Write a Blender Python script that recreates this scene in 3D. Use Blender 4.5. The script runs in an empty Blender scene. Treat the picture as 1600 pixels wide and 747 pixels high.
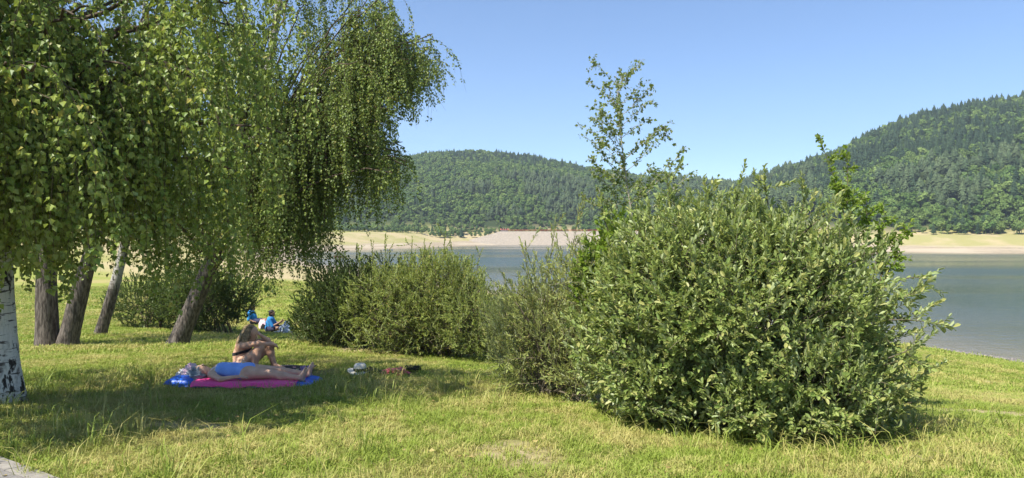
import bpy, math, random
import numpy as np
from mathutils import Vector

# ------------------------------------------------------------------ camera, light, exposure
S = bpy.context.scene
RNG = np.random.default_rng(7)
random.seed(7)
EYE = 1.65
FPX, HORIZON = 1100.0, 358.0
cam = bpy.data.cameras.new('camera')
cam.sensor_width = 36.0
cam.lens = FPX / 1600 * 36
cam.clip_start, cam.clip_end = 0.05, 9000
camo = bpy.data.objects.new('camera', cam)
S.collection.objects.link(camo)
camo.location = (0, 0, EYE)
camo.rotation_euler = (math.radians(90) - math.atan((373.5 - HORIZON) / FPX), 0, 0)
S.camera = camo

SUN_EL = math.radians(55)
SUN_AZ = math.atan2(-0.76, -0.65)          # where the sun stands: behind the camera, to the left
sun_dir = Vector((math.sin(SUN_AZ) * math.cos(SUN_EL), math.cos(SUN_AZ) * math.cos(SUN_EL), math.sin(SUN_EL)))
world = bpy.data.worlds.new('World')
S.world = world
world.use_nodes = True
wn = world.node_tree
sky = wn.nodes.new('ShaderNodeTexSky')
sky.sky_type = 'NISHITA'
sky.sun_disc = False
sky.sun_elevation = SUN_EL
sky.sun_rotation = SUN_AZ
sky.altitude = 1500
sky.air_density = 1.0
sky.dust_density = 0.0
sky.ozone_density = 6.0
bg = wn.nodes['Background']
wn.links.new(sky.outputs[0], bg.inputs[0])
bg.inputs[1].default_value = 0.105
sl = bpy.data.lights.new('sun', 'SUN')
sl.energy = 5.0
sl.angle = math.radians(0.53)
sl.color = (1.0, 0.955, 0.87)
suno = bpy.data.objects.new('sun', sl)
S.collection.objects.link(suno)
suno.rotation_euler = (-sun_dir).to_track_quat('-Z', 'Y').to_euler()
S.view_settings.view_transform = 'Standard'
S.view_settings.look = 'None'
S.view_settings.gamma = 1
S.view_settings.exposure = 0.95
S.view_settings.use_curve_mapping = False
S.cycles.use_denoising = True
S.cycles.max_bounces = 8
S.cycles.transmission_bounces = 6
S.cycles.transparent_max_bounces = 8
S.cycles.volume_bounces = 0

# ------------------------------------------------------------------ helpers: objects
def link(o, parent=None):
    S.collection.objects.link(o)
    if parent is not None:
        o.parent = parent
    return o

def mesh_np(name, V, F, mat=None, parent=None, smooth=False, attrs=None):
    """V (n,3); F an (m,k) array, or a list of such arrays"""
    me = bpy.data.meshes.new(name)
    V = np.asarray(V, dtype=np.float32)
    Fs = F if isinstance(F, list) else [F]
    Fs = [np.asarray(f, dtype=np.int32) for f in Fs if len(f)]
    me.vertices.add(len(V))
    me.vertices.foreach_set('co', V.ravel())
    tot = sum(f.size for f in Fs)
    me.loops.add(tot)
    me.loops.foreach_set('vertex_index', np.concatenate([f.ravel() for f in Fs]))
    n = sum(len(f) for f in Fs)
    me.polygons.add(n)
    sizes = np.concatenate([np.full(len(f), f.shape[1], dtype=np.int32) for f in Fs])
    me.polygons.foreach_set('loop_start', np.concatenate([[0], np.cumsum(sizes)[:-1]]).astype(np.int32))
    me.polygons.foreach_set('use_smooth', np.full(n, smooth, dtype=bool))
    for k, a in (attrs or {}).items():
        at = me.attributes.new(k, 'FLOAT', 'POINT')
        at.data.foreach_set('value', np.asarray(a, dtype=np.float32))
    me.update(calc_edges=True)
    if mat is not None:
        me.materials.append(mat)
    o = bpy.data.objects.new(name, me)
    return link(o, parent)

def empty(name, loc, label=None, cat=None, group=None):
    o = bpy.data.objects.new(name, None)
    o.location = loc
    link(o)
    return tag(o, label, cat, group)

def tag(o, label=None, cat=None, group=None, kind=None):
    for k, v in (('label', label), ('category', cat), ('group', group), ('kind', kind)):
        if v:
            o[k] = v
    return o

def unit(v):
    v = np.asarray(v, float)
    return v / np.maximum(np.linalg.norm(v, axis=-1, keepdims=True), 1e-9)

class Bag:
    """collects quads/tris of many pieces"""
    def __init__(s):
        s.V, s.Q, s.T, s.n = [], [], [], 0
    def add(s, V, Q=None, T=None):
        s.V.append(np.asarray(V, float))
        if Q is not None and len(Q):
            s.Q.append(np.asarray(Q) + s.n)
        if T is not None and len(T):
            s.T.append(np.asarray(T) + s.n)
        s.n += len(V)
    def build(s, name, mat, parent=None, smooth=True):
        F = []
        if s.Q:
            F.append(np.concatenate(s.Q))
        if s.T:
            F.append(np.concatenate(s.T))
        V = np.concatenate(s.V)
        if parent is not None:
            V = V - np.array(parent.location)
        return mesh_np(name, V, F, mat, parent, smooth)

def tube(path, rad, sides=6, cap=True, wob=0.0, rng=RNG):
    path = np.asarray(path, float)
    n = len(path)
    rad = np.broadcast_to(np.asarray(rad, float), (n,))
    tan = unit(np.gradient(path, axis=0))
    ref = np.array([1.0, 0.0, 0.0]) if abs(tan[0, 0]) < 0.8 else np.array([0, 1.0, 0])
    a = unit(np.cross(tan, ref))
    b = np.cross(tan, a)
    th = np.linspace(0, 2 * math.pi, sides, endpoint=False)
    r = rad[:, None] * np.ones((1, sides))
    if wob:
        r = r * (1 + wob * rng.standard_normal((n, sides)))
    V = path[:, None, :] + r[..., None] * (np.cos(th)[None, :, None] * a[:, None, :] + np.sin(th)[None, :, None] * b[:, None, :])
    i = np.arange(n - 1)[:, None] * sides
    j = np.arange(sides)[None, :]
    k = (j + 1) % sides
    Q = np.stack([i + j, i + k, i + sides + k, i + sides + j], -1).reshape(-1, 4)
    V = V.reshape(-1, 3)
    T = None
    if cap:
        V = np.vstack([V, path[-1:] + tan[-1:] * rad[-1]])
        e = (n - 1) * sides
        T = np.stack([e + np.arange(sides), e + (np.arange(sides) + 1) % sides, np.full(sides, n * sides)], -1)
    return V, Q, T

def bez(p0, p1, p2, p3, n):
    t = np.linspace(0, 1, n)[:, None]
    p0, p1, p2, p3 = [np.asarray(p, float) for p in (p0, p1, p2, p3)]
    return (1-t)**3*p0 + 3*(1-t)**2*t*p1 + 3*(1-t)*t*t*p2 + t**3*p3

def at(u, v, d):
    """a point of the place seen at pixel u,v of the photo, d metres ahead"""
    return np.array([(u - 800) / FPX * d, d, EYE - (v - HORIZON) / FPX * d])

# smooth value noise in numpy
_P = np.random.default_rng(3).random((64, 64, 64)).astype(np.float32)
def vnoise(p):
    p = np.asarray(p, float)
    i = np.floor(p).astype(int)
    f = p - i
    f = f * f * (3 - 2 * f)
    out = 0
    for dx in (0, 1):
        for dy in (0, 1):
            for dz in (0, 1):
                w = (f[..., 0] if dx else 1 - f[..., 0]) * (f[..., 1] if dy else 1 - f[..., 1]) * (f[..., 2] if dz else 1 - f[..., 2])
                out = out + w * _P[(i[..., 0] + dx) % 64, (i[..., 1] + dy) % 64, (i[..., 2] + dz) % 64]
    return out
def fbm(p, oct=4):
    s, a, t = 0, 1.0, 0
    for _ in range(oct):
        s = s + a * vnoise(p); t += a; a *= 0.5; p = p * 2.03 + 17.1
    return s / t
def sstep(x, a, b):
    t = np.clip((x - a) / (b - a), 0, 1)
    return t * t * (3 - 2 * t)

# ------------------------------------------------------------------ helpers: materials
def new_mat(name):
    m = bpy.data.materials.new(name)
    m.use_nodes = True
    nt = m.node_tree
    return m, nt, nt.nodes['Principled BSDF'], nt.nodes['Material Output']

def node(nt, kind, **kw):
    n = nt.nodes.new(kind)
    for k, v in kw.items():
        if k.startswith('i_'):
            n.inputs[k[2:].replace('_', ' ')].default_value = v
        else:
            setattr(n, k, v)
    return n

def mixc(nt, fac, a, b, blend='MIX'):
    n = nt.nodes.new('ShaderNodeMix')
    n.data_type = 'RGBA'
    n.blend_type = blend
    for s, v in ((n.inputs['Factor'], fac), (n.inputs['A'], a), (n.inputs['B'], b)):
        if hasattr(v, 'is_output'):
            nt.links.new(v, s)
        elif isinstance(v, (int, float)):
            s.default_value = v
        else:
            s.default_value = (*v[:3], 1)
    return n.outputs['Result']

def ramp(nt, src, lo, hi):
    n = nt.nodes.new('ShaderNodeMapRange')
    n.interpolation_type = 'SMOOTHSTEP'
    nt.links.new(src, n.inputs['Value'])
    n.inputs['From Min'].default_value = lo
    n.inputs['From Max'].default_value = hi
    return n.outputs['Result']

def noise(nt, scale, detail=4, rough=0.55, vec=None, stretch=None, space='Object'):
    n = node(nt, 'ShaderNodeTexNoise', i_Scale=scale, i_Detail=detail, i_Roughness=rough)
    if vec is None:
        if space == 'World':
            vec = node(nt, 'ShaderNodeNewGeometry').outputs['Position']
        else:
            vec = node(nt, 'ShaderNodeTexCoord').outputs['Object']
    if stretch:
        mp = node(nt, 'ShaderNodeMapping')
        mp.inputs['Scale'].default_value = stretch
        nt.links.new(vec, mp.inputs['Vector'])
        vec = mp.outputs['Vector']
    nt.links.new(vec, n.inputs['Vector'])
    return n.outputs['Fac']

def bump(nt, bsdf, height, strength=0.5, dist=0.02):
    b = node(nt, 'ShaderNodeBump', i_Strength=strength, i_Distance=dist)
    nt.links.new(height, b.inputs['Height'])
    nt.links.new(b.outputs[0], bsdf.inputs['Normal'])

def plain(name, c1, c2=None, rough=0.7, scale=8.0, bstr=0.0, bscale=60.0, bdist=0.004, spec=0.3, sheen=0.0):
    m, nt, b, o = new_mat(name)
    c2 = c2 or tuple(x * 0.75 for x in c1)
    nt.links.new(mixc(nt, ramp(nt, noise(nt, scale), 0.3, 0.7), c1, c2), b.inputs['Base Color'])
    b.inputs['Roughness'].default_value = rough
    b.inputs['Specular IOR Level'].default_value = spec
    if sheen:
        b.inputs['Sheen Weight'].default_value = sheen
    if bstr:
        bump(nt, b, noise(nt, bscale, 3), bstr, bdist)
    return m

def leaf_mat(name, c1, c2, back, trans=0.3, rough=0.45, odd=None, tcol=None, spec=0.35):
    """a leaf: upper side varies leaf by leaf between c1 and c2, paler underside, light passes through"""
    m, nt, b, out = new_mat(name)
    g = node(nt, 'ShaderNodeNewGeometry')
    rnd = g.outputs['Random Per Island']
    col = mixc(nt, rnd, c1, c2)
    if odd:
        mm = node(nt, 'ShaderNodeMath', operation='MULTIPLY_ADD')
        nt.links.new(rnd, mm.inputs[0]); mm.inputs[1].default_value = 37.31; mm.inputs[2].default_value = 0.2
        fr = node(nt, 'ShaderNodeMath', operation='FRACT')
        nt.links.new(mm.outputs[0], fr.inputs[0])
        gt = node(nt, 'ShaderNodeMath', operation='GREATER_THAN')
        nt.links.new(fr.outputs[0], gt.inputs[0]); gt.inputs[1].default_value = odd[1]
        col = mixc(nt, gt.outputs[0], col, odd[0])
    face = mixc(nt, g.outputs['Backfacing'], col, back)
    nt.links.new(face, b.inputs['Base Color'])
    b.inputs['Roughness'].default_value = rough
    b.inputs['Specular IOR Level'].default_value = spec
    t = node(nt, 'ShaderNodeBsdfTranslucent')
    tc = mixc(nt, 0.6, col, tcol or (c2[0] * 1.5, c2[1] * 1.5, c2[2] * 0.8))
    nt.links.new(tc, t.inputs['Color'])
    ms = node(nt, 'ShaderNodeMixShader')
    ms.inputs[0].default_value = trans
    nt.links.new(b.outputs[0], ms.inputs[1]); nt.links.new(t.outputs[0], ms.inputs[2])
    nt.links.new(ms.outputs[0], out.inputs['Surface'])
    return m

# ------------------------------------------------------------------ terrain
LAKE = EYE - 10.0
lake_poly = np.array([[140, 8], [90, 26], [60, 41], [38.7, 53], [36, 58], [20, 80], [1, 108], [-20, 142], [-41, 177], [-58, 205], [-70, 230],
                      [-82, 262], [-88, 292], [-84, 318], [-70, 342], [-46, 385], [-25, 425], [-8, 440], [20, 441], [60, 441], [100, 436],
                      [128, 400], [150, 345], [166, 306], [188, 296], [212, 289], [300, 276], [420, 255], [600, 200], [640, 60], [400, -20]], float)

def lake_sd(x, y):
    """signed distance to the waterline, positive on land"""
    A = lake_poly
    B = np.roll(A, -1, 0)
    p = np.stack([x, y], -1)
    best = np.full(x.shape, 1e9)
    inside = np.zeros(x.shape, bool)
    for a, b in zip(A, B):
        ab = b - a
        t = np.clip(((p - a) @ ab) / (ab @ ab), 0, 1)
        dd = np.linalg.norm(p - a - t[..., None] * ab, axis=-1)
        best = np.minimum(best, dd)
        c = ((a[1] > y) != (b[1] > y)) & (x < (b[0] - a[0]) * (y - a[1]) / (b[1] - a[1] + 1e-12) + a[0])
        inside ^= c
    return np.where(inside, -best, best)

ctrl = []
for u, v, d in [(20, 632, 8.0), (370, 602, 10.0), (390, 585, 10.8), (640, 585, 10.6), (95, 540, 17), (275, 540, 17), (165, 525, 20), (420, 519, 26),
                (620, 560, 13.5), (470, 535, 16.0), (760, 572, 13), (830, 622, 9), (900, 642, 8), (1250, 713, 6), (1400, 682, 6.7), (1590, 735, 5),
                (1550, 650, 8.3), (1550, 602, 17), (1550, 572, 38), (1600, 565, 53), (1480, 550, 57.3), (120, 450, 60), (50, 480, 35), (450, 442, 60),
                (440, 472, 35), (120, 432, 110), (20, 428, 110), (400, 425, 110), (810, 461, 108), (640, 420, 177), (500, 747, 4.85), (1000, 747, 4.85), (100, 747, 4.8)]:
    ctrl.append(at(u, v, d))
ctrl += [np.array(p, float) for p in [(0, 0, 0), (-6, 0, 0.05), (6, 0, -0.1), (0, -12, .3), (-14, -10, .5), (14, -10, -.2), (-40, 0, 0.3), (-45, 30, -1.2),
         (40, 0, -4.0), (0, 27, -2.35), (4, 50, -4.4), (10, 80, -6.9), (14, 22, -2.6), (24, 38, -5.2), (40, 75, -9.8), (14, 116, -9.8), (60, 60, -10.5), (64, 35, -9),
         (0, -40, 0.8), (-50, -30, 1.5), (50, -30, -4), (-80, 80, -3.0), (-70, 140, -5.0), (60, 41, LAKE), (90, 26, LAKE), (-20, 142, LAKE)]]
ctrl = np.array(ctrl)
def _tps(d2):
    return np.where(d2 > 1e-12, d2 * np.log(d2 + 1e-12), 0.0)
_n = len(ctrl)
_K = _tps(((ctrl[:, None, :2] - ctrl[None, :, :2]) ** 2).sum(-1)) + np.eye(_n) * 0.5
_A = np.zeros((_n + 3, _n + 3))
_A[:_n, :_n] = _K; _A[:_n, _n] = 1; _A[:_n, _n + 1:] = ctrl[:, :2]; _A[_n, :_n] = 1; _A[_n + 1:, :_n] = ctrl[:, :2].T
_W = np.linalg.solve(_A, np.concatenate([ctrl[:, 2], [0, 0, 0]]))
def near_z(x, y):
    out = _W[_n] + _W[_n + 1] * x + _W[_n + 2] * y
    for c, w in zip(ctrl, _W[:_n]):
        out = out + w * _tps((x - c[0]) ** 2 + (y - c[1]) ** 2)
    return out

def hills(x, y):
    # middle hill beyond the dam
    px = 800 + x / 880.0 * FPX
    top = np.interp(px, [100, 300, 480, 560, 620, 680, 740, 800, 870, 940, 1010, 1080, 1200, 1500], [300, 292, 281, 270, 259, 250, 248, 253, 262, 276, 290, 303, 322, 340])
    H = (HORIZON - top) / FPX * 890
    q = (y - 478 - 10 * np.sin(x / 60.0)) / 430.0
    f = np.where(q < 1, np.sin(np.clip(q, 0, 1) * math.pi / 2) ** 0.9, np.cos(np.clip((q - 1) * 0.9, 0, math.pi / 2)))
    h1 = H * f * sstep(x, -700, -420)
    # wooded hill on the right
    e = np.array([1.0, -0.16]) / math.hypot(1, 0.16)
    nrm = np.array([-e[1], e[0]])
    s = (x - 166) * e[0] + (y - 352) * e[1]
    r = (x - 166) * nrm[0] + (y - 352) * nrm[1]
    Hr = np.interp(s, [-160, -60, 0, 60, 150, 290, 420, 560, 800], [0, 12, 32, 56, 88, 124, 158, 185, 215])
    L = np.interp(s, [-60, 100, 300, 700], [300, 310, 330, 420])
    q = r / L
    f = np.where(q < 1, np.sin(np.clip(q, 0, 1) * math.pi / 2) ** 1.0, np.cos(np.clip((q - 1) * 0.7, 0, math.pi / 2)))
    h2 = Hr * f
    ln = (fbm(np.stack([x / 70, y / 70, x * 0 + 3.3], -1), 3) - 0.5)
    h = np.maximum(h1, h2)
    return h * (1 + 0.25 * ln), ln

def ground_z(x, y):
    x = np.asarray(x, float); y = np.asarray(y, float)
    sd = lake_sd(x, y)
    far = LAKE + np.where(sd < 0, 0.14 * sd, 0)
    far = far + np.interp(sd, [0, 12, 25, 38, 60, 200], [0, 1.5, 3.4, 7.0, 8.2, 9.5])
    hl, ln = hills(x, y)
    far = np.maximum(far, -16) + hl * sstep(sd, 20, 50)
    nz = near_z(x, y)
    beach = LAKE + np.where(sd > 0, .055, .12) * sd
    nz = nz + (beach - nz) * sstep(-sd, -18, -5)
    r = np.hypot(x, y)
    w = sstep(r, 95, 150)
    behind = sstep(-y, 30, 60)
    nz = nz * (1 - behind) + 0.6 * behind
    return nz * (1 - w) + far * w

def gz1(x, y):
    return float(ground_z(np.array([float(x)]), np.array([float(y)]))[0])

def graded(lo, hi, centre, fine, n):
    t = np.linspace(-1, 1, n)
    k = 5.6
    s = np.sinh(k * t) / math.sinh(k)
    return np.where(s < 0, centre + s * (centre - lo), centre + s * (hi - centre))
gx = graded(-1300, 1300, 0.0, .2, 360)
gy = graded(-900, 1700, 8.0, .2, 400)
GX, GY = np.meshgrid(gx, gy, indexing='ij')
GZ = ground_z(GX, GY)
relief = (fbm(np.stack([GX * 1.3, GY * 1.3, GX * 0 + 9], -1), 3) - 0.5) * 0.06
GZ = GZ + relief * sstep(-np.hypot(GX, GY), -60, -30)
SD = lake_sd(GX, GY)
a = np.arange(len(gx) - 1)[:, None] * len(gy)
b = np.arange(len(gy) - 1)[None, :]
GF = np.stack([a + b, a + len(gy) + b, a + len(gy) + b + 1, a + b + 1], -1).reshape(-1, 4)

m, nt, bs, out = new_mat('meadow ground')
shore = node(nt, 'ShaderNodeAttribute', attribute_name='shore').outputs['Fac']
near = node(nt, 'ShaderNodeAttribute', attribute_name='near').outputs['Fac']
n_big = noise(nt, 0.35, 4, space='World')
n_mid = noise(nt, 2.2, 5, space='World')
n_fine = noise(nt, 60, 5, 0.7, space='World')
n_soil = noise(nt, 9, 6, 0.65, space='World')
grassc = mixc(nt, ramp(nt, n_mid, 0.35, 0.65), (0.16, 0.20, 0.034), (0.30, 0.28, 0.08))
grassc = mixc(nt, ramp(nt, n_big, 0.42, 0.62), grassc, (0.34, 0.29, 0.10))
grassc = mixc(nt, ramp(nt, n_fine, 0.3, 0.75), grassc, (0.08, 0.075, 0.03))
grassc = mixc(nt, ramp(nt, n_soil, 0.66, 0.76), grassc, (0.30, 0.21, 0.115))
# the meadow farther off shows as a lawn without separate blades
farg = mixc(nt, ramp(nt, n_mid, 0.3, 0.7), (0.20, 0.25, 0.04), (0.28, 0.28, 0.07))
farg = mixc(nt, ramp(nt, noise(nt, 0.09, 4, space='World'), 0.45, 0.65), farg, (0.34, 0.29, 0.11))
grassc = mixc(nt, near, farg, grassc)
n_strata = noise(nt, 0.05, 4, space='World')
sand = mixc(nt, ramp(nt, noise(nt, 0.6, 5, space='World'), 0.3, 0.7), (0.37, 0.295, 0.20), (0.27, 0.22, 0.155))
sand = mixc(nt, ramp(nt, noise(nt, 1.0, 3, .6, space='World', stretch=(.03, .03, 1.3)), .42, .6), sand, (0.42, 0.35, 0.25))
sand = mixc(nt, ramp(nt, noise(nt, 12, 4, 0.8, space='World'), 0.5, 0.8), sand, (0.22, 0.19, 0.16))
bankg = mixc(nt, ramp(nt, n_strata, 0.4, 0.6), (0.40, 0.325, 0.18), (0.30, 0.275, 0.11))
grassc = mixc(nt, node(nt, 'ShaderNodeAttribute', attribute_name='worn').outputs['Fac'], grassc, mixc(nt, ramp(nt, n_soil, .35, .65), (0.46, 0.37, 0.22), (0.33, 0.27, 0.13)))
# shore attribute: 0 water edge, 1 bare bank, 2 grassy bank, 3 meadow
jit = node(nt, 'ShaderNodeMath', operation='MULTIPLY_ADD')
nt.links.new(n_strata, jit.inputs[0]); jit.inputs[1].default_value = 1.1
nt.links.new(shore, jit.inputs[2])
col = mixc(nt, ramp(nt, jit.outputs[0], 1.4, 1.9), sand, bankg)
col = mixc(nt, ramp(nt, jit.outputs[0], 2.7, 3.3), col, grassc)
col = mixc(nt, ramp(nt, shore, 0.0, 0.16), (0.17, 0.14, 0.11), col)
col = mixc(nt, node(nt, 'ShaderNodeAttribute', attribute_name='wood').outputs['Fac'], col, (0.034, 0.05, 0.018))
nt.links.new(col, bs.inputs['Base Color'])
bs.inputs['Roughness'].default_value = 0.95
bs.inputs['Specular IOR Level'].default_value = 0.1
bump(nt, bs, n_fine, 0.6, 0.03)
MEADOW = m
R_ = np.hypot(GX, GY)
def worn(x, y):
    t = np.clip((x - 4.8) / 6.0, 0, 1)
    yc = 8.75 - .5 * t + .12 * np.sin(x * 1.7)
    w = sstep(-np.abs(y - yc), -.55, -.25) * sstep(x, 4.9, 5.6) * sstep(-x, -14, -11)
    p = fbm(np.stack([x * .9, y * .9, x * 0 + 31], -1), 3)
    return np.maximum(w, sstep(p, .69, .77) * .8)
farw = sstep(R_, 95, 150)
# on our own bank the mud strip is narrow; the far banks are bare much higher up
sh_near = np.interp(SD, [-1, 0, 3.0, 9, 13], [0, 0.06, 0.5, 1.0, 3.2])
sh_far = np.interp(SD, [-1, 0, 10, 17, 34, 48, 60], [0, 0.12, 0.6, 1.05, 1.7, 2.0, 2.6])
left = sstep(-GX, 5, 25) * sstep(GY, 60, 110)
sh = sh_near * (1 - np.maximum(farw, left)) + sh_far * np.maximum(farw, left)
ground = mesh_np('ground', np.stack([GX, GY, GZ], -1).reshape(-1, 3), GF, MEADOW, smooth=True,
                 attrs={'worn': (worn(GX, GY) * sstep(-R_, -40, -20)).ravel(), 'wood': (sstep(hills(GX, GY)[0], .5, 4) * sstep(SD, 30, 44)).ravel(), 'shore': sh.ravel(), 'near': sstep(-R_, -22, -12).ravel()})
tag(ground, kind='structure', label='sunny lawn sloping down to the reservoir with bare banks beyond')

# ------------------------------------------------------------------ lake
m, nt, bs, out = new_mat('lake water')
sdn = node(nt, 'ShaderNodeAttribute', attribute_name='shallow').outputs['Fac']
nt.links.new(mixc(nt, sdn, (0.042, 0.070, 0.068), (0.19, 0.165, 0.12)), bs.inputs['Base Color'])
bs.inputs['Roughness'].default_value = 0.16
bs.inputs['IOR'].default_value = 1.33
bs.inputs['Specular IOR Level'].default_value = .38
w1 = noise(nt, 0.9, 4, 0.6, space='World', stretch=(0.55, 1.0, 1.0))
w2 = noise(nt, 0.02, 3, 0.5, space='World', stretch=(0.5, 1.6, 1.0))
mm = node(nt, 'ShaderNodeMath', operation='MULTIPLY')
nt.links.new(w1, mm.inputs[0]); nt.links.new(ramp(nt, w2, 0.25, 0.7), mm.inputs[1])
rr_ = node(nt, 'ShaderNodeMapRange'); nt.links.new(w2, rr_.inputs['Value'])
rr_.inputs['From Min'].default_value = .35; rr_.inputs['From Max'].default_value = .65; rr_.inputs['To Min'].default_value = .13; rr_.inputs['To Max'].default_value = .22
nt.links.new(rr_.outputs[0], bs.inputs['Roughness'])
bump(nt, bs, mm.outputs[0], 0.9, 0.28)
WATER = m
wx = np.linspace(-140, 700, 180); wy = np.linspace(-60, 470, 150)
WX, WY = np.meshgrid(wx, wy, indexing='ij')
a = np.arange(len(wx) - 1)[:, None] * len(wy); b = np.arange(len(wy) - 1)[None, :]
WF = np.stack([a + b, a + len(wy) + b, a + len(wy) + b + 1, a + b + 1], -1).reshape(-1, 4)
wsd = lake_sd(WX, WY)
keep = (wsd.ravel()[WF] < 14).any(1)
lake = mesh_np('lake', np.stack([WX, WY, WX * 0 + LAKE], -1).reshape(-1, 3), WF[keep], WATER, smooth=True,
               attrs={'shallow': np.interp(wsd, [-45, -12, 0, 1], [0, 0.4, 1, 1]).ravel()})
tag(lake, kind='structure', label='blue grey reservoir water with light ripples')

# ------------------------------------------------------------------ instanced stuff (grass, far woods)
def scatter(name, pts, rot, scl, idx, protos, label, cat=None):
    """one object: points, each carrying one of the prototype meshes"""
    col = bpy.data.collections.new(name + ' kinds')
    for i, p in enumerate(protos):
        for c in list(p.users_collection):
            c.objects.unlink(p)
        p.name = '%s_kind_%02d' % (name, i)
        col.objects.link(p)
    me = bpy.data.meshes.new(name)
    me.vertices.add(len(pts))
    me.vertices.foreach_set('co', np.asarray(pts, np.float32).ravel())
    at_ = me.attributes.new('rot', 'FLOAT_VECTOR', 'POINT'); at_.data.foreach_set('vector', np.asarray(rot, np.float32).ravel())
    at_ = me.attributes.new('scl', 'FLOAT_VECTOR', 'POINT'); at_.data.foreach_set('vector', np.asarray(scl, np.float32).ravel())
    at_ = me.attributes.new('idx', 'INT', 'POINT'); at_.data.foreach_set('value', np.asarray(idx, np.int32))
    me.update()
    o = link(bpy.data.objects.new(name, me))
    ng = bpy.data.node_groups.new(name + ' scatter', 'GeometryNodeTree')
    ng.interface.new_socket('Geometry', in_out='INPUT', socket_type='NodeSocketGeometry')
    ng.interface.new_socket('Geometry', in_out='OUTPUT', socket_type='NodeSocketGeometry')
    gi = ng.nodes.new('NodeGroupInput'); go = ng.nodes.new('NodeGroupOutput')
    ip = ng.nodes.new('GeometryNodeInstanceOnPoints')
    ci = ng.nodes.new('GeometryNodeCollectionInfo')
    ci.inputs['Collection'].default_value = col
    ci.inputs['Separate Children'].default_value = True
    ci.inputs['Reset Children'].default_value = True
    def na(nm, ty):
        n = ng.nodes.new('GeometryNodeInputNamedAttribute'); n.data_type = ty; n.inputs[0].default_value = nm
        return n.outputs[0]
    L = ng.links.new
    L(gi.outputs[0], ip.inputs['Points']); L(ci.outputs[0], ip.inputs['Instance'])
    ip.inputs['Pick Instance'].default_value = True
    L(na('idx', 'INT'), ip.inputs['Instance Index']); L(na('rot', 'FLOAT_VECTOR'), ip.inputs['Rotation']); L(na('scl', 'FLOAT_VECTOR'), ip.inputs['Scale'])
    L(ip.outputs[0], go.inputs[0])
    md = o.modifiers.new('scatter', 'NODES'); md.node_group = ng
    tag(o, label, cat, None, 'stuff')
    return o

# ---- far woods
def wood_mat(name, c1, c2):
    m, nt, b, out = new_mat(name)
    oi = node(nt, 'ShaderNodeObjectInfo')
    g = node(nt, 'ShaderNodeNewGeometry')
    col = mixc(nt, oi.outputs['Random'], c1, c2)
    dk = mixc(nt, g.outputs['Random Per Island'], (0.6, 0.6, 0.6), (1.25, 1.25, 1.2))
    nt.links.new(mixc(nt, 1.0, col, dk, 'MULTIPLY'), b.inputs['Base Color'])
    b.inputs['Roughness'].default_value = 0.7
    b.inputs['Specular IOR Level'].default_value = 0.15
    return m
M_CON = wood_mat('far conifer needles', (0.024, 0.050, 0.024), (0.05, 0.085, 0.036))
M_BRD = wood_mat('far broadleaf foliage', (0.07, 0.13, 0.03), (0.17, 0.235, 0.06))
M_PIN = wood_mat('far pine foliage', (0.065, 0.10, 0.045), (0.10, 0.135, 0.06))
M_TRK = plain('far trunk bark', (0.10, 0.075, 0.05), rough=0.9)

def conifer(seed, pine=False):
    r = np.random.default_rng(seed)
    B = Bag()
    B.add(*tube([(0, 0, -1.5), (0, 0, 6), (0, 0, 13)], [.22, .16, .04], 5))
    tiers = 11
    for k in range(tiers):
        t = k / (tiers - 1)
        z0 = 2.0 + 9.6 * t if not pine else 5 + 8 * t
        R = (1 - t) ** 0.7 * (2.9 if not pine else 0) + 0.4
        if pine:
            R = 2.4 * math.sin(math.pi * (0.2 + 0.75 * t)) + .3
        n = 10
        a0 = r.random() * 6.28
        for j in range(n):
            th = a0 + j * 6.283 / n + r.normal() * .15
            rr = R * (0.75 + 0.5 * r.random())
            dz = -0.28 * rr + r.normal() * 0.15
            w = 0.26 * rr + .18
            c, s = math.cos(th), math.sin(th)
            up = 1.15 + .3 * r.random()
            V = [(0, 0, z0 + up), (c * rr * .6 - s * w, s * rr * .6 + c * w, z0 + dz * .3), (c * rr, s * rr, z0 + dz), (c * rr * .6 + s * w, s * rr * .6 - c * w, z0 + dz * .3)]
            B.add(V, [[0, 1, 2, 3]])
    V = np.concatenate(B.V)
    V[:, :2] *= 1
    return B.build('conifer', M_PIN if pine else M_CON, smooth=False)

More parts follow.
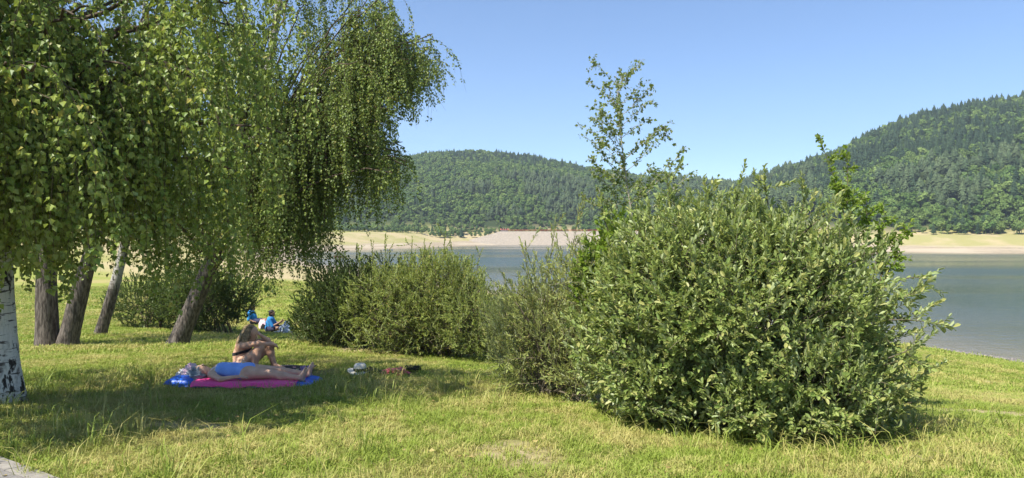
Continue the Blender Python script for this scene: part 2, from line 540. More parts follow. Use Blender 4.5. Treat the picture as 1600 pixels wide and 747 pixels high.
def broadleaf(seed):
    r = np.random.default_rng(seed)
    B = Bag()
    B.add(*tube([(0, 0, -1.5), (0.1, 0, 3), (0.2, 0.1, 6)], [.25, .2, .1], 5))
    lobes = []
    for k in range(9):
        th = r.random() * 6.28
        rad = 1.9 * math.sqrt(r.random())
        lobes.append((math.cos(th) * rad, math.sin(th) * rad, 4.2 + 4.2 * r.random() - rad * .5, 1.2 + .9 * r.random()))
    lobes.append((0, 0, 6.5, 2.2))
    for (x, y, z, R) in lobes:
        n = 44
        d = unit(r.standard_normal((n, 3)))
        d[:, 2] = np.abs(d[:, 2]) * 1.0 - 0.35
        d = unit(d)
        c = np.array([x, y, z]) + d * R * (0.82 + .3 * r.random((n, 1)))
        nn = unit(d + .5 * r.standard_normal((n, 3)))
        a = unit(np.cross(nn, r.standard_normal((n, 3))))
        b = np.cross(nn, a)
        s = (0.34 + .3 * r.random((n, 1)))
        V = np.stack([c - a * s, c + b * s * .8, c + a * s, c - b * s * .8], 1).reshape(-1, 3)
        B.add(V, np.arange(4 * n).reshape(-1, 4))
        # dark heart of the clump so that the crown is closed
        dd = unit(r.standard_normal((16, 3))); dd = np.vstack([dd])
        cc = np.array([x, y, z]) + dd * R * .62
        a = unit(np.cross(dd, r.standard_normal((16, 3)))); b = np.cross(dd, a)
        V = np.stack([cc - a * R * .55, cc + b * R * .55, cc + a * R * .55, cc - b * R * .55], 1).reshape(-1, 3)
        B.add(V, np.arange(64).reshape(-1, 4))
    return B.build('broadleaf', M_BRD, smooth=False)

def woods(name, x0, x1, y0, y1, n, seed, label, which, minh, edge0, size):
    r = np.random.default_rng(seed)
    x = x0 + (x1 - x0) * r.random(n); y = y0 + (y1 - y0) * r.random(n)
    sd = lake_sd(x, y)
    hl, ln = hills(x, y)
    z = ground_z(x, y)
    edge = edge0 + 6 * fbm(np.stack([x / 25, y / 25, x * 0], -1), 2)
    ok = (sd > edge) & which(x, y, hl)
    x, y, z, hl = x[ok], y[ok], z[ok], hl[ok]
    n = len(x)
    pat = fbm(np.stack([x / 55, y / 55, x * 0 + 40], -1), 3) + minh(x, y, hl)
    kind = np.where(pat + .13 * r.standard_normal(n) > 0.52, r.integers(0, 4, n), r.integers(6, 10, n))
    pin = (fbm(np.stack([x / 40, y / 40, x * 0 + 80], -1), 2) > .53) & (hl < 45) & (hl > 8)
    kind = np.where(pin & (r.random(n) < .7), r.integers(4, 6, n), kind)
    s = (0.62 + .55 * r.random(n) ** 1.6) * size
    s = np.where(kind >= 6, s * .98, s)
    edgew = sstep(hl, 2, 14)
    s = s * (.7 + .3 * edgew)
    protos = [conifer(seed * 50 + i) for i in range(4)] + [conifer(seed * 50 + 10 + i, True) for i in range(2)] + [broadleaf(seed * 50 + 20 + i) for i in range(4)]
    rot = np.stack([r.normal(0, .03, n), r.normal(0, .03, n), r.random(n) * 6.28], -1)
    wide = .85 + .4 * r.random(n)
    return scatter(name, np.stack([x, y, z], -1), rot, np.stack([s * wide, s * wide, s], -1), kind, protos, label, 'woodland')

woods('hillside_forest', -420, 330, 440, 1000, 36000, 11, 'hazy green forested hill in the distance beyond the dam', lambda x, y, h: (x < 0.30 * y) & (x > -.62 * y) & (y < 960), lambda x, y, h: np.interp(h, [0, 40, 80], [-.5, -.3, -.17]), 27, .68)
woods('mixed_forest', 90, 720, 330, 860, 20000, 12, 'dark mixed conifer forest on the steep hill at the right', lambda x, y, h: (x > .2 * y) & (x < 1.05 * y), lambda x, y, h: np.interp(h, [0, 18, 45, 80], [-.35, -.16, .0, .06]), 42, .95)

# ------------------------------------------------------------------ plants
def leaf_mesh(P, D, N, L, W, shape='diamond', fold=0.18, curl=0.12):
    """vertices and quads of many leaves: P base, D direction, N upper side"""
    P = np.asarray(P, float); D = unit(D)
    side = unit(np.cross(D, N)); N = np.cross(side, D)
    n = len(P)
    L = np.broadcast_to(L, (n,))[:, None, None]; W = np.broadcast_to(W, (n,))[:, None, None]
    if shape == 'diamond':
        T = np.array([(0, 0, 0), (.36, -.5, fold), (1, 0, -curl), (.36, .5, fold), (.45, 0, 0)])
        F = np.array([[0, 4, 2, 1], [0, 3, 2, 4]])
    else:
        T = np.array([(0, 0, 0), (.24, -.44, fold), (.74, -.46, fold * .8), (1, 0, -curl), (.74, .46, fold * .8), (.24, .44, fold)])
        F = np.array([[0, 3, 2, 1], [0, 5, 4, 3]])
    V = P[:, None] + D[:, None] * T[None, :, 0:1] * L + side[:, None] * T[None, :, 1:2] * W + N[:, None] * T[None, :, 2:3] * W
    k = T.shape[0]
    Q = (np.arange(n)[:, None, None] * k + F[None]).reshape(-1, 4)
    return V.reshape(-1, 3), Q

def bark_birch(name, white_from=0.8, pale=(0.72, 0.69, 0.63), dark=(0.05, 0.04, 0.033), soft=0.9, pscale=3.2):
    """white papery bark with black bands, dark and furrowed low on the trunk"""
    m, nt, b, out = new_mat(name)
    tc = node(nt, 'ShaderNodeTexCoord').outputs['Object']
    lent = noise(nt, 5, 4, .6, vec=tc, stretch=(1, 1, 7))
    patch = noise(nt, pscale, 5, .6, vec=tc, stretch=(1.6, 1.6, .7))
    fur = noise(nt, 16, 5, .65, vec=tc, stretch=(1.5, 1.5, .28))
    sep = node(nt, 'ShaderNodeSeparateXYZ'); nt.links.new(tc, sep.inputs[0])
    ma = node(nt, 'ShaderNodeMath', operation='MULTIPLY_ADD'); nt.links.new(patch, ma.inputs[0]); ma.inputs[1].default_value = 2.2 * soft; nt.links.new(sep.outputs['Z'], ma.inputs[2])
    hw = ramp(nt, ma.outputs[0], white_from + .6, white_from + 1.5)
    rough_c = mixc(nt, ramp(nt, fur, .38, .62), dark, (0.165, 0.138, 0.115))
    white_c = mixc(nt, ramp(nt, lent, .56, .63), pale, (0.10, 0.085, 0.075))
    white_c = mixc(nt, ramp(nt, patch, .54, .60), white_c, (0.045, 0.038, 0.033))
    nt.links.new(mixc(nt, hw, rough_c, white_c), b.inputs['Base Color'])
    b.inputs['Roughness'].default_value = .8
    b.inputs['Specular IOR Level'].default_value = .2
    bump(nt, b, fur, .9, .03)
    return m
M_BARK_NEAR = bark_birch('birch bark white', 1.15, soft=2.0, pscale=5.5)
M_BARK_OLD = bark_birch('birch bark furrowed', 2.9, pale=(.36, .34, .31))
M_BARK_SLIM = bark_birch('birch bark slim trunk', 1.4, pale=(.40, .38, .35))
M_TWIG = plain('birch twig bark', (0.10, 0.07, 0.045), (0.06, 0.045, 0.03), rough=.8)
M_STEM = plain('shrub stem bark', (0.16, 0.13, 0.085), (0.09, 0.075, 0.05), rough=.85)
M_BIRCH = leaf_mat('birch leaves', (0.10, 0.17, 0.026), (0.30, 0.355, 0.065), (0.25, 0.31, 0.10), .32, .45, odd=((0.34, 0.30, 0.06), .94), tcol=(.34, .42, .05), spec=.3)
M_BIRCH2 = leaf_mat('birch leaves far', (0.08, 0.138, 0.024), (0.23, 0.28, 0.052), (0.20, 0.25, 0.085), .30, .45, odd=((0.27, 0.24, 0.05), .95), tcol=(.30, .38, .05), spec=.3)

def trunk_mesh(path, rad, sides, flare=0.3, seed=1, ridges=True):
    r = np.random.default_rng(seed)
    path = np.asarray(path, float)
    V, Q, T = tube(path, rad, sides)
    n = len(path)
    W = V[:n * sides].reshape(n, sides, 3)
    h = path[:, 2] - path[0, 2]
    th = np.arange(sides) / sides * 2 * math.pi
    fl = np.exp(-np.maximum(h, 0) / 0.22)[:, None] * flare * (0.6 + 0.5 * np.cos(th * 4 + seed)[None] + .25 * np.cos(th * 7 + 2 * seed)[None])
    rn = fbm(np.stack([np.cos(th)[None] * 2.6 + 0 * h[:, None] + seed, np.sin(th)[None] * 2.6 + 0 * h[:, None], h[:, None] * 1.7 + 0 * th[None]], -1), 4) - .5
    rf = fbm(np.stack([np.cos(th)[None] * 9 + 0 * h[:, None] + seed, np.sin(th)[None] * 9 + 0 * h[:, None], h[:, None] * 5 + 0 * th[None]], -1), 2) - .5
    c = path[:, None]
    W[:] = c + (W - c) * (1 + fl + .22 * rn + .10 * rf)[..., None]
    return V, Q, T

def birch(name, label, trunks, limbs, zfloor, leafmat, barkmat, leaf=(.05, .042), spacing=.03, seed=1, per_limb=(16, 24), sides=18, inner=0.0, outline=None, gap=None):
    """trunks: list of (path control points, r0, r1); limbs: list of (trunk index, t on trunk, tip point, droop)"""
    r = np.random.default_rng(seed)
    base = np.array(trunks[0][0][0], float)
    root = empty(name, (base[0], base[1], gz1(base[0], base[1])), label, 'tree', 'birch trees on the lawn')
    paths = []
    for i, (pts, r0, r1) in enumerate(trunks):
        pts = np.array(pts, float)
        pts[0, 2] = gz1(pts[0, 0], pts[0, 1]) - .15
        t = np.linspace(0, 1, 56) ** 1.3
        k = np.linspace(0, 1, len(pts))
        # smooth interpolation by Catmull style cubic through numpy polyfit
        deg = min(3, len(pts) - 1)
        path = np.stack([np.polyval(np.polyfit(k, pts[:, a], deg), t) for a in range(3)], -1)
        path[:, :2] += .03 * np.sin(t * 17 + i)[:, None] * np.array([1, .6]) * t[:, None]
        rad = r0 + (r1 - r0) * t ** .8
        B = Bag(); B.add(*trunk_mesh(path, rad, sides, seed=seed + i))
        B.build('trunk', barkmat, root)
        paths.append(path)
    twigs = Bag()
    LP, LD, LN = [], [], []
    for li, (ti, tt, tip, arch) in enumerate(limbs):
        p0 = paths[ti][int(tt * 55)]
        tip = np.asarray(tip, float)
        d = tip - p0
        up = max(.6, np.linalg.norm(d[:2])) * arch
        path = bez(p0, p0 + d * .3 + [0, 0, up * .8], p0 + d * .72 + [0, 0, up], tip, 14)
        path[1:-1] += r.normal(0, .03, (12, 3))
        rl = .055 - .03 * tt
        B = Bag(); B.add(*tube(path, np.linspace(rl, .009, 14), 6))
        B.build('branch', M_TWIG if rl < .05 else barkmat, root)
        ns = r.integers(*per_limb)
        for s in range(ns):
            t = 1 - .82 * r.random() ** 1.25
            i = t * 13; i0 = min(int(i), 12)
            q0 = path[i0] + (path[i0 + 1] - path[i0]) * (i - i0)
            dirn = unit(path[i0 + 1] - path[i0])
            sidev = unit(np.array([r.normal(), r.normal(), 0.25 * r.normal()]) + .5 * dirn)
            out = (.15 + .75 * r.random() ** 1.5)
            q1 = q0 + sidev * out + [0, 0, .12 * r.random()]
            if gap and vnoise(np.array([q1 * gap[0] + seed]))[0] < gap[1]:
                continue
            fl = zfloor(q1[0], q1[1], q1[2])
            full = q1[2] - fl
            if full < .25:
                full = .25
            ln = min(full * (.5 + .55 * r.random() ** .6), 1.2 + 2.6 * r.random())
            if outline is not None and not outline(np.array([q1]) + [.35 * r.normal(), 0, 0])[0]:
                continue
            sway = np.array([r.normal(0, .07), r.normal(0, .07), 0])
            q2 = q1 + [0, 0, -ln] + sway * 1.6 + sidev * (.05 + .3 * r.random())
            m_ = 9
            sp = bez(q0, q0 + sidev * out * .7 + [0, 0, .12], q1 + sidev * .06 + [0, 0, -.12 * ln], q2, m_)
            sp[2:] += np.cumsum(r.normal(0, .045, (m_ - 2, 3)) * [1, 1, .3], 0)
            twigs.add(*tube(sp, np.linspace(.0055, .0015, m_), 3, cap=False))
            strands = [sp]
            # side strands
            for _ in range(r.integers(2, 6)):
                j = r.integers(2, m_ - 2)
                sv = unit(np.array([r.normal(), r.normal(), 0]))
                l2 = ln * (.2 + .35 * r.random())
                l2 = min(l2, max(.12, sp[j][2] - fl))
                wd = .08 + .22 * r.random()
                s2 = bez(sp[j], sp[j] + sv * wd * .6 + [0, 0, .03], sp[j] + sv * wd + [0, 0, -.3 * l2], sp[j] + sv * wd * 1.1 + [0, 0, -l2], 5)
                twigs.add(*tube(s2, np.linspace(.003, .0012, 5), 3, cap=False))
                strands.append(s2)
            for st in strands:
                seg = np.linalg.norm(np.diff(st, axis=0), axis=1)
                cum = np.concatenate([[0], np.cumsum(seg)])
                nl = int(cum[-1] / spacing)
                if nl < 2:
                    continue
                u = np.sort(r.random(nl)) * cum[-1]
                pos = np.stack([np.interp(u, cum, st[:, a]) for a in range(3)], -1)
                az = r.random(nl) * 6.283
                hor = np.stack([np.cos(az), np.sin(az), np.zeros(nl)], -1)
                dd = unit(hor * (.45 + .4 * r.random((nl, 1))) + np.array([0, 0, -1.0]) * (.35 + .75 * r.random((nl, 1))))
                LP.append(pos + hor * (.008 + .03 * r.random((nl, 1)))); LD.append(dd)
                LN.append(unit(hor * .75 + np.array([0, 0, .75]) + .8 * r.standard_normal((nl, 3))))
    twigs.build('twigs', M_TWIG, root)['kind'] = 'stuff'
    LP, LD, LN = np.concatenate(LP), np.concatenate(LD), np.concatenate(LN)
    if outline is not None:
        ok = outline(LP - [.34, 0, 0])
        LP, LD, LN = LP[ok], LD[ok], LN[ok]
    n = len(LP)
    sz = (.65 + .5 * r.random(n))
    V, Q = leaf_mesh(LP, LD, LN, leaf[0] * sz, leaf[1] * sz)
    o = mesh_np('crown', V - np.array(root.location), Q, leafmat, root)
    o['kind'] = 'stuff'
    print(name, 'leaves', n)
    return root

def ring_limbs(rng, c, n, rmin, rmax, zmin, zmax, t0, t1, ti=0, arch=(.15, .35), sect=(0, 6.283)):
    out = []
    for k in range(n):
        th = sect[0] + (sect[1] - sect[0]) * ((k + .8 * rng.random()) / n)
        f = rng.random()
        rr = rmin + (rmax - rmin) * rng.random() ** .7
        z = zmin + (zmax - zmin) * f
        out.append((ti, t0 + (t1 - t0) * f, (c[0] + math.cos(th) * rr, c[1] + math.sin(th) * rr, z), arch[0] + (arch[1] - arch[0]) * rng.random()))
    rng.shuffle(out)
    return out

r = np.random.default_rng(21)
# the near birch at the left edge, its curtain hanging across the upper left
def floor_near(x, y, z):
    px = 800 + x / max(y, 2) * FPX
    v = np.interp(px, [-300, 0, 60, 110, 160, 220, 300, 350, 400, 450, 520], [420, 432, 458, 440, 395, 462, 465, 450, 400, 320, 220])
    return EYE - (v - HORIZON) / FPX * max(y, 2) + .12 * math.sin(px * .31)
cb = (-5.85, 8.0)
limbs = ring_limbs(r, cb, 23, 1.2, 3.4, 2.6, 5.6, .28, .62) + ring_limbs(r, cb, 7, .8, 2.8, 5.0, 9.0, .55, .95)
limbs += ring_limbs(r, cb, 8, 2.2, 3.9, 3.0, 4.8, .4, .6, sect=(-1.9, -.5))
limbs += ring_limbs(r, cb, 27, 1.6, 3.5, 2.2, 4.4, .28, .5, sect=(-1.9, .35))
birch('birch_tree', 'old birch with white trunk, cut by the left edge, nearest to the camera',
      [([(-5.85, 8.0, 0), (-5.95, 8.0, 2.5), (-5.9, 8.05, 5.5), (-5.8, 8.0, 9.6)], .265, .05)], limbs, floor_near, M_BIRCH, M_BARK_NEAR,
      leaf=(.064, .054), spacing=.027, seed=5, per_limb=(14, 21), sides=28, gap=(1.5, .445))

# leaning birch whose long curtains hang over the middle shrubs
def floor_lean(x, y, z):
    px = 800 + x / max(y, 2) * FPX
    if px > 590 and z > EYE + 175 / FPX * y:          # the upper tier of boughs ends higher up
        return EYE + (HORIZON - 178 + .5 * (px - 660) - 14 * math.sin(px * .4)) / FPX * y
    v = np.interp(px, [200, 300, 380, 430, 470, 495, 510, 525, 545, 560, 600, 640, 662, 680, 705], [455, 470, 460, 455, 445, 440, 432, 400, 310, 350, 345, 320, 305, 180, 150])
    return EYE - (v - HORIZON) / FPX * max(y, 2) + .2 * math.sin(px * .23)
def edge_lean(P):
    px = 800 + P[:, 0] / P[:, 1] * FPX
    v = HORIZON - (P[:, 2] - EYE) / P[:, 1] * FPX
    lim = np.interp(v, [-300, -60, 0, 40, 60, 100, 150, 185, 205, 240, 300, 340, 420], [560, 620, 634, 640, 694, 700, 672, 635, 612, 652, 648, 612, 530])
    return px < lim + 14 * np.sin(v * .21) + 6
cl = (-5.6, 17.0)
limbs = ring_limbs(r, cl, 24, 1.2, 4.0, 2.6, 6.0, .3, .62, arch=(.12, .3)) + ring_limbs(r, cl, 13, .8, 3.4, 5.5, 10.5, .55, .95)
limbs = [l for l in limbs if edge_lean(np.array([l[2]]))[0]]
for (u_, v_, d_) in [(692, 62, 16.2), (680, 90, 16.8), (655, 75, 15.8), (660, 55, 16.5), (628, 20, 16.4), (640, 245, 15.9), (645, 230, 16.6), (610, 205, 16.2), (625, 222, 17),
                     (585, 190, 15.6), (560, 215, 16.4), (535, 230, 15.4), (505, 240, 16.0), (600, 120, 15.4), (570, 90, 16.2), (615, 150, 17.2), (505, 290, 15.6), (490, 200, 15.2), (640, 110, 16), (600, 60, 15.6), (550, 150, 15.2), (470, 280, 15.2), (440, 250, 15), (520, 60, 15.2), (560, 20, 15.4), (430, 60, 15), (400, 110, 14.8), (450, 20, 15), (420, 160, 14.8), (480, 110, 15), (400, 0, 15.2), (630, -10, 15.5), (610, -40, 16), (590, 0, 15.2), (635, 40, 15.6), (660, 100, 15.6), (650, 260, 15.4), (590, 230, 15.2), (625, 180, 15.5)]:
    limbs.append((0, .38 + .25 * r.random(), at(u_ - 14, v_, d_), .14 + .12 * r.random()))
    if u_ > 615:
        limbs.append((0, .38 + .25 * r.random(), at(u_ - 20, v_ + 12, d_ + .5), .14 + .12 * r.random()))
        limbs.append((0, .38 + .25 * r.random(), at(u_ - 16, v_ - 8, d_ - .3), .14 + .12 * r.random()))
birch('birch_tree', 'dark birch leaning right, its hanging branches reaching farthest over the lake view',
      [([(-8.15, 17.0, 0), (-7.25, 17.0, .9), (-6.45, 17.0, 3.0), (-5.75, 17.0, 6.2), (-5.3, 17, 11)], .235, .05)], limbs, floor_lean, M_BIRCH2, M_BARK_OLD,
      leaf=(.058, .050), spacing=.029, seed=6, per_limb=(15, 21), outline=edge_lean, gap=(1.0, .42))

# twin-trunked birch at the left
def floor_twin(x, y, z):
    px = 800 + x / max(y, 2) * FPX
    return EYE - (np.interp(px, [-200, 40, 90, 140, 200, 260, 330], [430, 440, 420, 400, 440, 455, 455]) - HORIZON) / FPX * y + .2 * math.sin(px * .3)
ct = (-10.8, 17.2)
limbs = ring_limbs(r, ct, 20, 1.0, 3.4, 2.8, 6.5, .3, .65) + ring_limbs(r, ct, 16, .8, 2.8, 5.5, 10.0, .55, .95, ti=1)
birch('birch_tree', 'birch with two furrowed trunks forking from one base beside the white trunk',
      [([(-11.25, 17.0, 0), (-11.3, 17.05, 2.0), (-11.35, 17.1, 5.0), (-11.5, 17.2, 9.5)], .27, .05),
       ([(-10.8, 17.0, 0), (-10.15, 17.1, 1.3), (-9.65, 17.2, 4.0), (-9.4, 17.3, 10)], .24, .05)], limbs, floor_twin, M_BIRCH2, M_BARK_OLD,
      leaf=(.052, .043), spacing=.036, seed=7, per_limb=(11, 17), gap=(1.0, .40))

# slim birch behind
def floor_slim(x, y, z):
    return gz1(x, y) + 1.9
cs = (-11.0, 21.0)
limbs = ring_limbs(r, cs, 16, .8, 2.6, 2.4, 6.0, .35, .7) + ring_limbs(r, cs, 10, .6, 2.2, 5.5, 9.0, .6, .95)
birch('birch_tree', 'slim pale birch leaning right, between the twin trunks and the dark leaning birch',
      [([(-11.95, 20.3, 0), (-11.3, 20.4, .9), (-11.05, 20.6, 2.6), (-10.95, 20.9, 5.2), (-10.9, 21.0, 8.5)], .17, .04)], limbs, floor_slim, M_BIRCH2, M_BARK_SLIM,
      leaf=(.052, .043), spacing=.045, seed=8, per_limb=(10, 15))

# ---- shrubs
def shrub(name, label, lobes, leafmat, leaf, n_sprig, n_leaf, sprig_len, seed, base, n_stem=12, shape='oval', upright=.5, inner=.45, single=0,
          stemmat=None, shoots=(), clear=0.05, group=None, cat='shrub', leaf_open=.9, spread=.35, lump=.5, clump=.42):
    r = np.random.default_rng(seed)
    bx_, by_ = base
    root = empty(name, (bx_, by_, gz1(bx_, by_)), label, cat, group)
    stemmat = stemmat or M_STEM
    lobes = np.array(lobes, float)
    area = lobes[:, 3] * lobes[:, 4] + lobes[:, 4] * lobes[:, 5] + lobes[:, 3] * lobes[:, 5]
    k = r.choice(len(lobes), n_sprig * 3, p=area / area.sum())
    d = unit(r.standard_normal((len(k), 3)))
    lo = lobes[k]
    rr = np.where(r.random(len(k)) < inner, .45 + .5 * r.random(len(k)), .9 + .16 * r.random(len(k)))
    bumpy = 1 + lump * (fbm(d * 2.2 + lo[:, :3] * 3 + seed, 3) - .5) + clump * (fbm(d * lo[:, 3:].mean(1, keepdims=True) * 5.5 + lo[:, :3] * 7, 2) - .5)
    P = lo[:, :3] + d * lo[:, 3:] * (rr * bumpy)[:, None]
    # drop what lies deep inside another lobe
    depth = np.full(len(P), 9.0)
    for L_ in lobes:
        depth = np.minimum(depth, np.linalg.norm((P - L_[:3]) / L_[3:], axis=1))
    ok = (depth > .4) & (P[:, 2] > ground_z(P[:, 0], P[:, 1]) + clear)
    P, d, lo = P[ok][:n_sprig], d[ok][:n_sprig], lo[ok][:n_sprig]
    nrm = unit(d / lo[:, 3:])
    g = np.stack([np.zeros(len(P)), np.zeros(len(P)), np.ones(len(P))], -1)
    dirs = unit(nrm * (1 - upright) + g * upright + spread * r.standard_normal((len(P), 3)))
    sl_ = sprig_len * (.6 + .8 * r.random(len(P)))
    twigs = Bag()
    starts = P - dirs * sl_[:, None] * .75
    tips = P + dirs * sl_[:, None] * .25
    sprigs = []
    for a, b_, dv, l_ in zip(starts, tips, dirs, sl_):
        sag = np.array([r.normal(0, .06), r.normal(0, .06), r.normal(0.02, .05)]) * l_
        sprigs.append(bez(a, a + dv * l_ * .35 + sag, b_ - dv * l_ * .3 + sag, b_, 5))
    for (p0, p1, p2, nl_) in shoots:          # long free shoots
        p0, p1, p2 = [np.asarray(p, float) for p in (p0, p1, p2)]
        s_ = bez(p0, p0 + (p1 - p0) * .7, p1, p2, 12)
        sprigs.append(s_)
        for j in range(nl_):
            t = r.integers(3, 11)
            dv = unit(unit(s_[t + 1 if t < 11 else 11] - s_[t]) + .7 * r.standard_normal(3))
            ll = .12 + .2 * r.random()
            sprigs.append(bez(s_[t], s_[t] + dv * ll * .4, s_[t] + dv * ll * .8, s_[t] + dv * ll + [0, 0, .04], 4))
    LP, LD, LN = [], [], []
    for si, st in enumerate(sprigs):
        twigs.add(*tube(st, np.linspace(.0032 if len(st) < 12 else .007, .0014, len(st)), 4 if len(st) > 5 else 3, cap=False))
        seg = np.linalg.norm(np.diff(st, axis=0), axis=1); cum = np.concatenate([[0], np.cumsum(seg)])
        nl = max(4, int(n_leaf * cum[-1] / sprig_len * (.8 + .4 * r.random())))
        u = cum[-1] * (.12 + .88 * np.linspace(0, 1, nl) ** .8)
        pos = np.stack([np.interp(u, cum, st[:, a]) for a in range(3)], -1)
        ax = unit(st[-1] - st[0])
        e1 = unit(np.cross(ax, [.3, .5, .8])); e2 = np.cross(ax, e1)
        th = np.arange(nl) * 2.4 + r.random() * 6 + r.normal(0, .3, nl)
        rad = np.cos(th)[:, None] * e1 + np.sin(th)[:, None] * e2
        op = leaf_open * (1.1 - .75 * (u / cum[-1])[:, None])
        dd = unit(ax * 1.0 + rad * op + .22 * r.standard_normal((nl, 3)))
        LP.append(pos); LD.append(dd)
        LN.append(unit(ax * .6 - rad * .25 + np.array([0, 0, .8]) + .35 * r.standard_normal((nl, 3))))
    LP, LD, LN = np.concatenate(LP), np.concatenate(LD), np.concatenate(LN)
    # stems
    for s in range(n_stem):
        th = r.random() * 6.28; q = .28 * math.sqrt(r.random())
        x0, y0 = bx_ + math.cos(th) * q * lobes[0, 3], by_ + math.sin(th) * q * lobes[0, 4]
        tgt = P[r.integers(0, len(P))] * 1.0
        z0 = gz1(x0, y0) - .05
        p0 = np.array([x0, y0, z0]); hh = tgt - p0
        path = bez(p0, p0 + np.array([hh[0] * .15, hh[1] * .15, abs(hh[2]) * .45 + .1]), p0 + np.array([hh[0] * .55, hh[1] * .55, hh[2] * .8]), p0 + hh * .95, 10)
        path[1:-1] += r.normal(0, .012, (8, 3))
        B = Bag(); B.add(*tube(path, np.linspace(.022, .006, 10) * (.7 + .6 * r.random()), 6)); B.build('stem', stemmat, root)
    # fine branches joining sprigs to the middle of the shrub
    for a in starts[::6]:
        c = np.array([bx_, by_, 0]) * .45 + a * .55; c[2] = max(gz1(bx_, by_) + .1, a[2] - .45)
        twigs.add(*tube(bez(c, c + (a - c) * .3 + [0, 0, .1], c + (a - c) * .7 + [0, 0, .05], a, 5), np.linspace(.007, .003, 5), 3, cap=False))
    twigs.build('twigs', stemmat, root)['kind'] = 'stuff'
    n = len(LP)
    sz = .6 + .55 * r.random(n)
    Ls, Ws = leaf[0] * sz, leaf[1] * sz * (.85 + .3 * r.random(n))
    loc = np.array(root.location)
    sel = np.zeros(n, bool)
    if single:
        C = np.array([0, 0, EYE]); v = unit(LP - C)
        dist = np.linalg.norm(LP - C, axis=1)
        face = np.abs((unit(np.cross(np.cross(LD, LN), LD)) * v).sum(1))
        front = np.zeros(n)
        dm = np.full(n, 9.0)
        for L_ in lobes:
            dm = np.minimum(dm, np.linalg.norm((LP - L_[:3]) / L_[3:], axis=1))
        score = Ls * Ws * face / dist ** 2 * (dm > 1.02) * (LP[:, 1] < by_)
        sel[np.argsort(-score)[:single]] = True
        V, Q = leaf_mesh([(0, 0, 0)], np.array([[1.0, 0, 0]]), np.array([[0, 0, 1.0]]), leaf[0], leaf[1], shape)
        proto = None
        sd_ = unit(np.cross(LD, LN)); nn = np.cross(sd_, LD)
        from mathutils import Matrix
        for i in np.nonzero(sel)[0]:
            if proto is None:
                proto = o = mesh_np('leaf', V, Q, leafmat, root)
            else:
                o = proto.copy(); S.collection.objects.link(o); o.parent = root
            a_, b_, c_ = LD[i] * Ls[i] / leaf[0], sd_[i] * Ws[i] / leaf[1], nn[i] * Ws[i] / leaf[1]
            p = LP[i] - loc
            o.matrix_local = Matrix(((a_[0], -b_[0], c_[0], p[0]), (a_[1], -b_[1], c_[1], p[1]), (a_[2], -b_[2], c_[2], p[2]), (0, 0, 0, 1)))
    V, Q = leaf_mesh(LP[~sel], LD[~sel], LN[~sel], Ls[~sel], Ws[~sel], shape)
    o = mesh_np('foliage', V - loc, Q, leafmat, root)
    o['kind'] = 'stuff'
    print(name, label[:30], 'leaves', n)
    return root

M_SALIX = leaf_mat('goat willow leaves', (0.14, 0.21, 0.048), (0.32, 0.37, 0.115), (0.34, 0.385, 0.185), .27, .42, odd=((0.34, 0.34, 0.11), .92), spec=.3)
M_NARROW = leaf_mat('narrow willow leaves', (0.22, 0.27, 0.085), (0.36, 0.38, 0.13), (0.38, 0.41, 0.22), .32, .5, odd=((0.36, 0.31, 0.12), .93), spec=.16)
M_MIDW = leaf_mat('olive willow leaves', (0.17, 0.23, 0.055), (0.32, 0.36, 0.10), (0.31, 0.35, 0.15), .34, .5, odd=((0.33, 0.28, 0.08), .94), spec=.16)
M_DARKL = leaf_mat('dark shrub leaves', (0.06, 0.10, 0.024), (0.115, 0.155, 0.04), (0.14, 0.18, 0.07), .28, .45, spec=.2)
M_FRESH = leaf_mat('fresh green leaves', (0.13, 0.22, 0.028), (0.22, 0.30, 0.042), (0.23, 0.29, 0.08), .4, .45, spec=.2)
M_ASPEN = leaf_mat('sapling leaves', (0.11, 0.165, 0.034), (0.20, 0.245, 0.06), (0.27, 0.30, 0.15), .34, .45, spec=.2)
GRP = 'shrubs on the lawn'

sh_big = []
for (u0, v0, d0, u1, v1, u2, v2, nn) in [(1390, 500, 6.6, 1440, 500, 1490, 511, 5), (1380, 470, 6.9, 1420, 465, 1458, 436, 4), (1400, 440, 7.2, 1430, 430, 1455, 440, 3),
                                      (1390, 560, 6.5, 1430, 545, 1462, 520, 4), (1380, 610, 6.5, 1430, 600, 1458, 575, 3), (1050, 330, 7.8, 1045, 300, 1040, 270, 3),
                                      (1150, 325, 7.6, 1152, 300, 1158, 278, 3), (1200, 320, 7.4, 1196, 300, 1192, 282, 3), (1100, 330, 7.7, 1105, 305, 1112, 288, 3), (1250, 340, 7.5, 1256, 315, 1262, 300, 3), (950, 360, 7.9, 940, 330, 935, 310, 3)]:
    sh_big.append((at(u0, v0, d0), at(u1, v1, d0 - .05), at(u2, v2, d0 - .1), nn))
shrub('willow_bush', 'large dense round goat willow filling the right foreground', [
    (2.45, 7.5, .72, 1.50, 1.35, 1.20), (3.25, 7.25, .28, .72, .85, .68), (1.35, 7.9, .45, .62, .85, .85), (2.25, 7.7, 1.30, 1.15, .95, .68),
    (2.75, 6.6, .12, .80, .62, .52), (2.3, 6.45, -.02, .55, .4, .36), (1.55, 7.15, .10, .62, .5, .42), (3.1, 7.6, 1.05, .62, .7, .62), (1.95, 6.8, .8, .6, .45, .5)],
    M_SALIX, (.068, .031), 5400, 16, .30, 31, (2.4, 7.5), 26, inner=.5, upright=.36, leaf_open=1.15, single=300, shoots=sh_big, clear=.12, group=GRP)
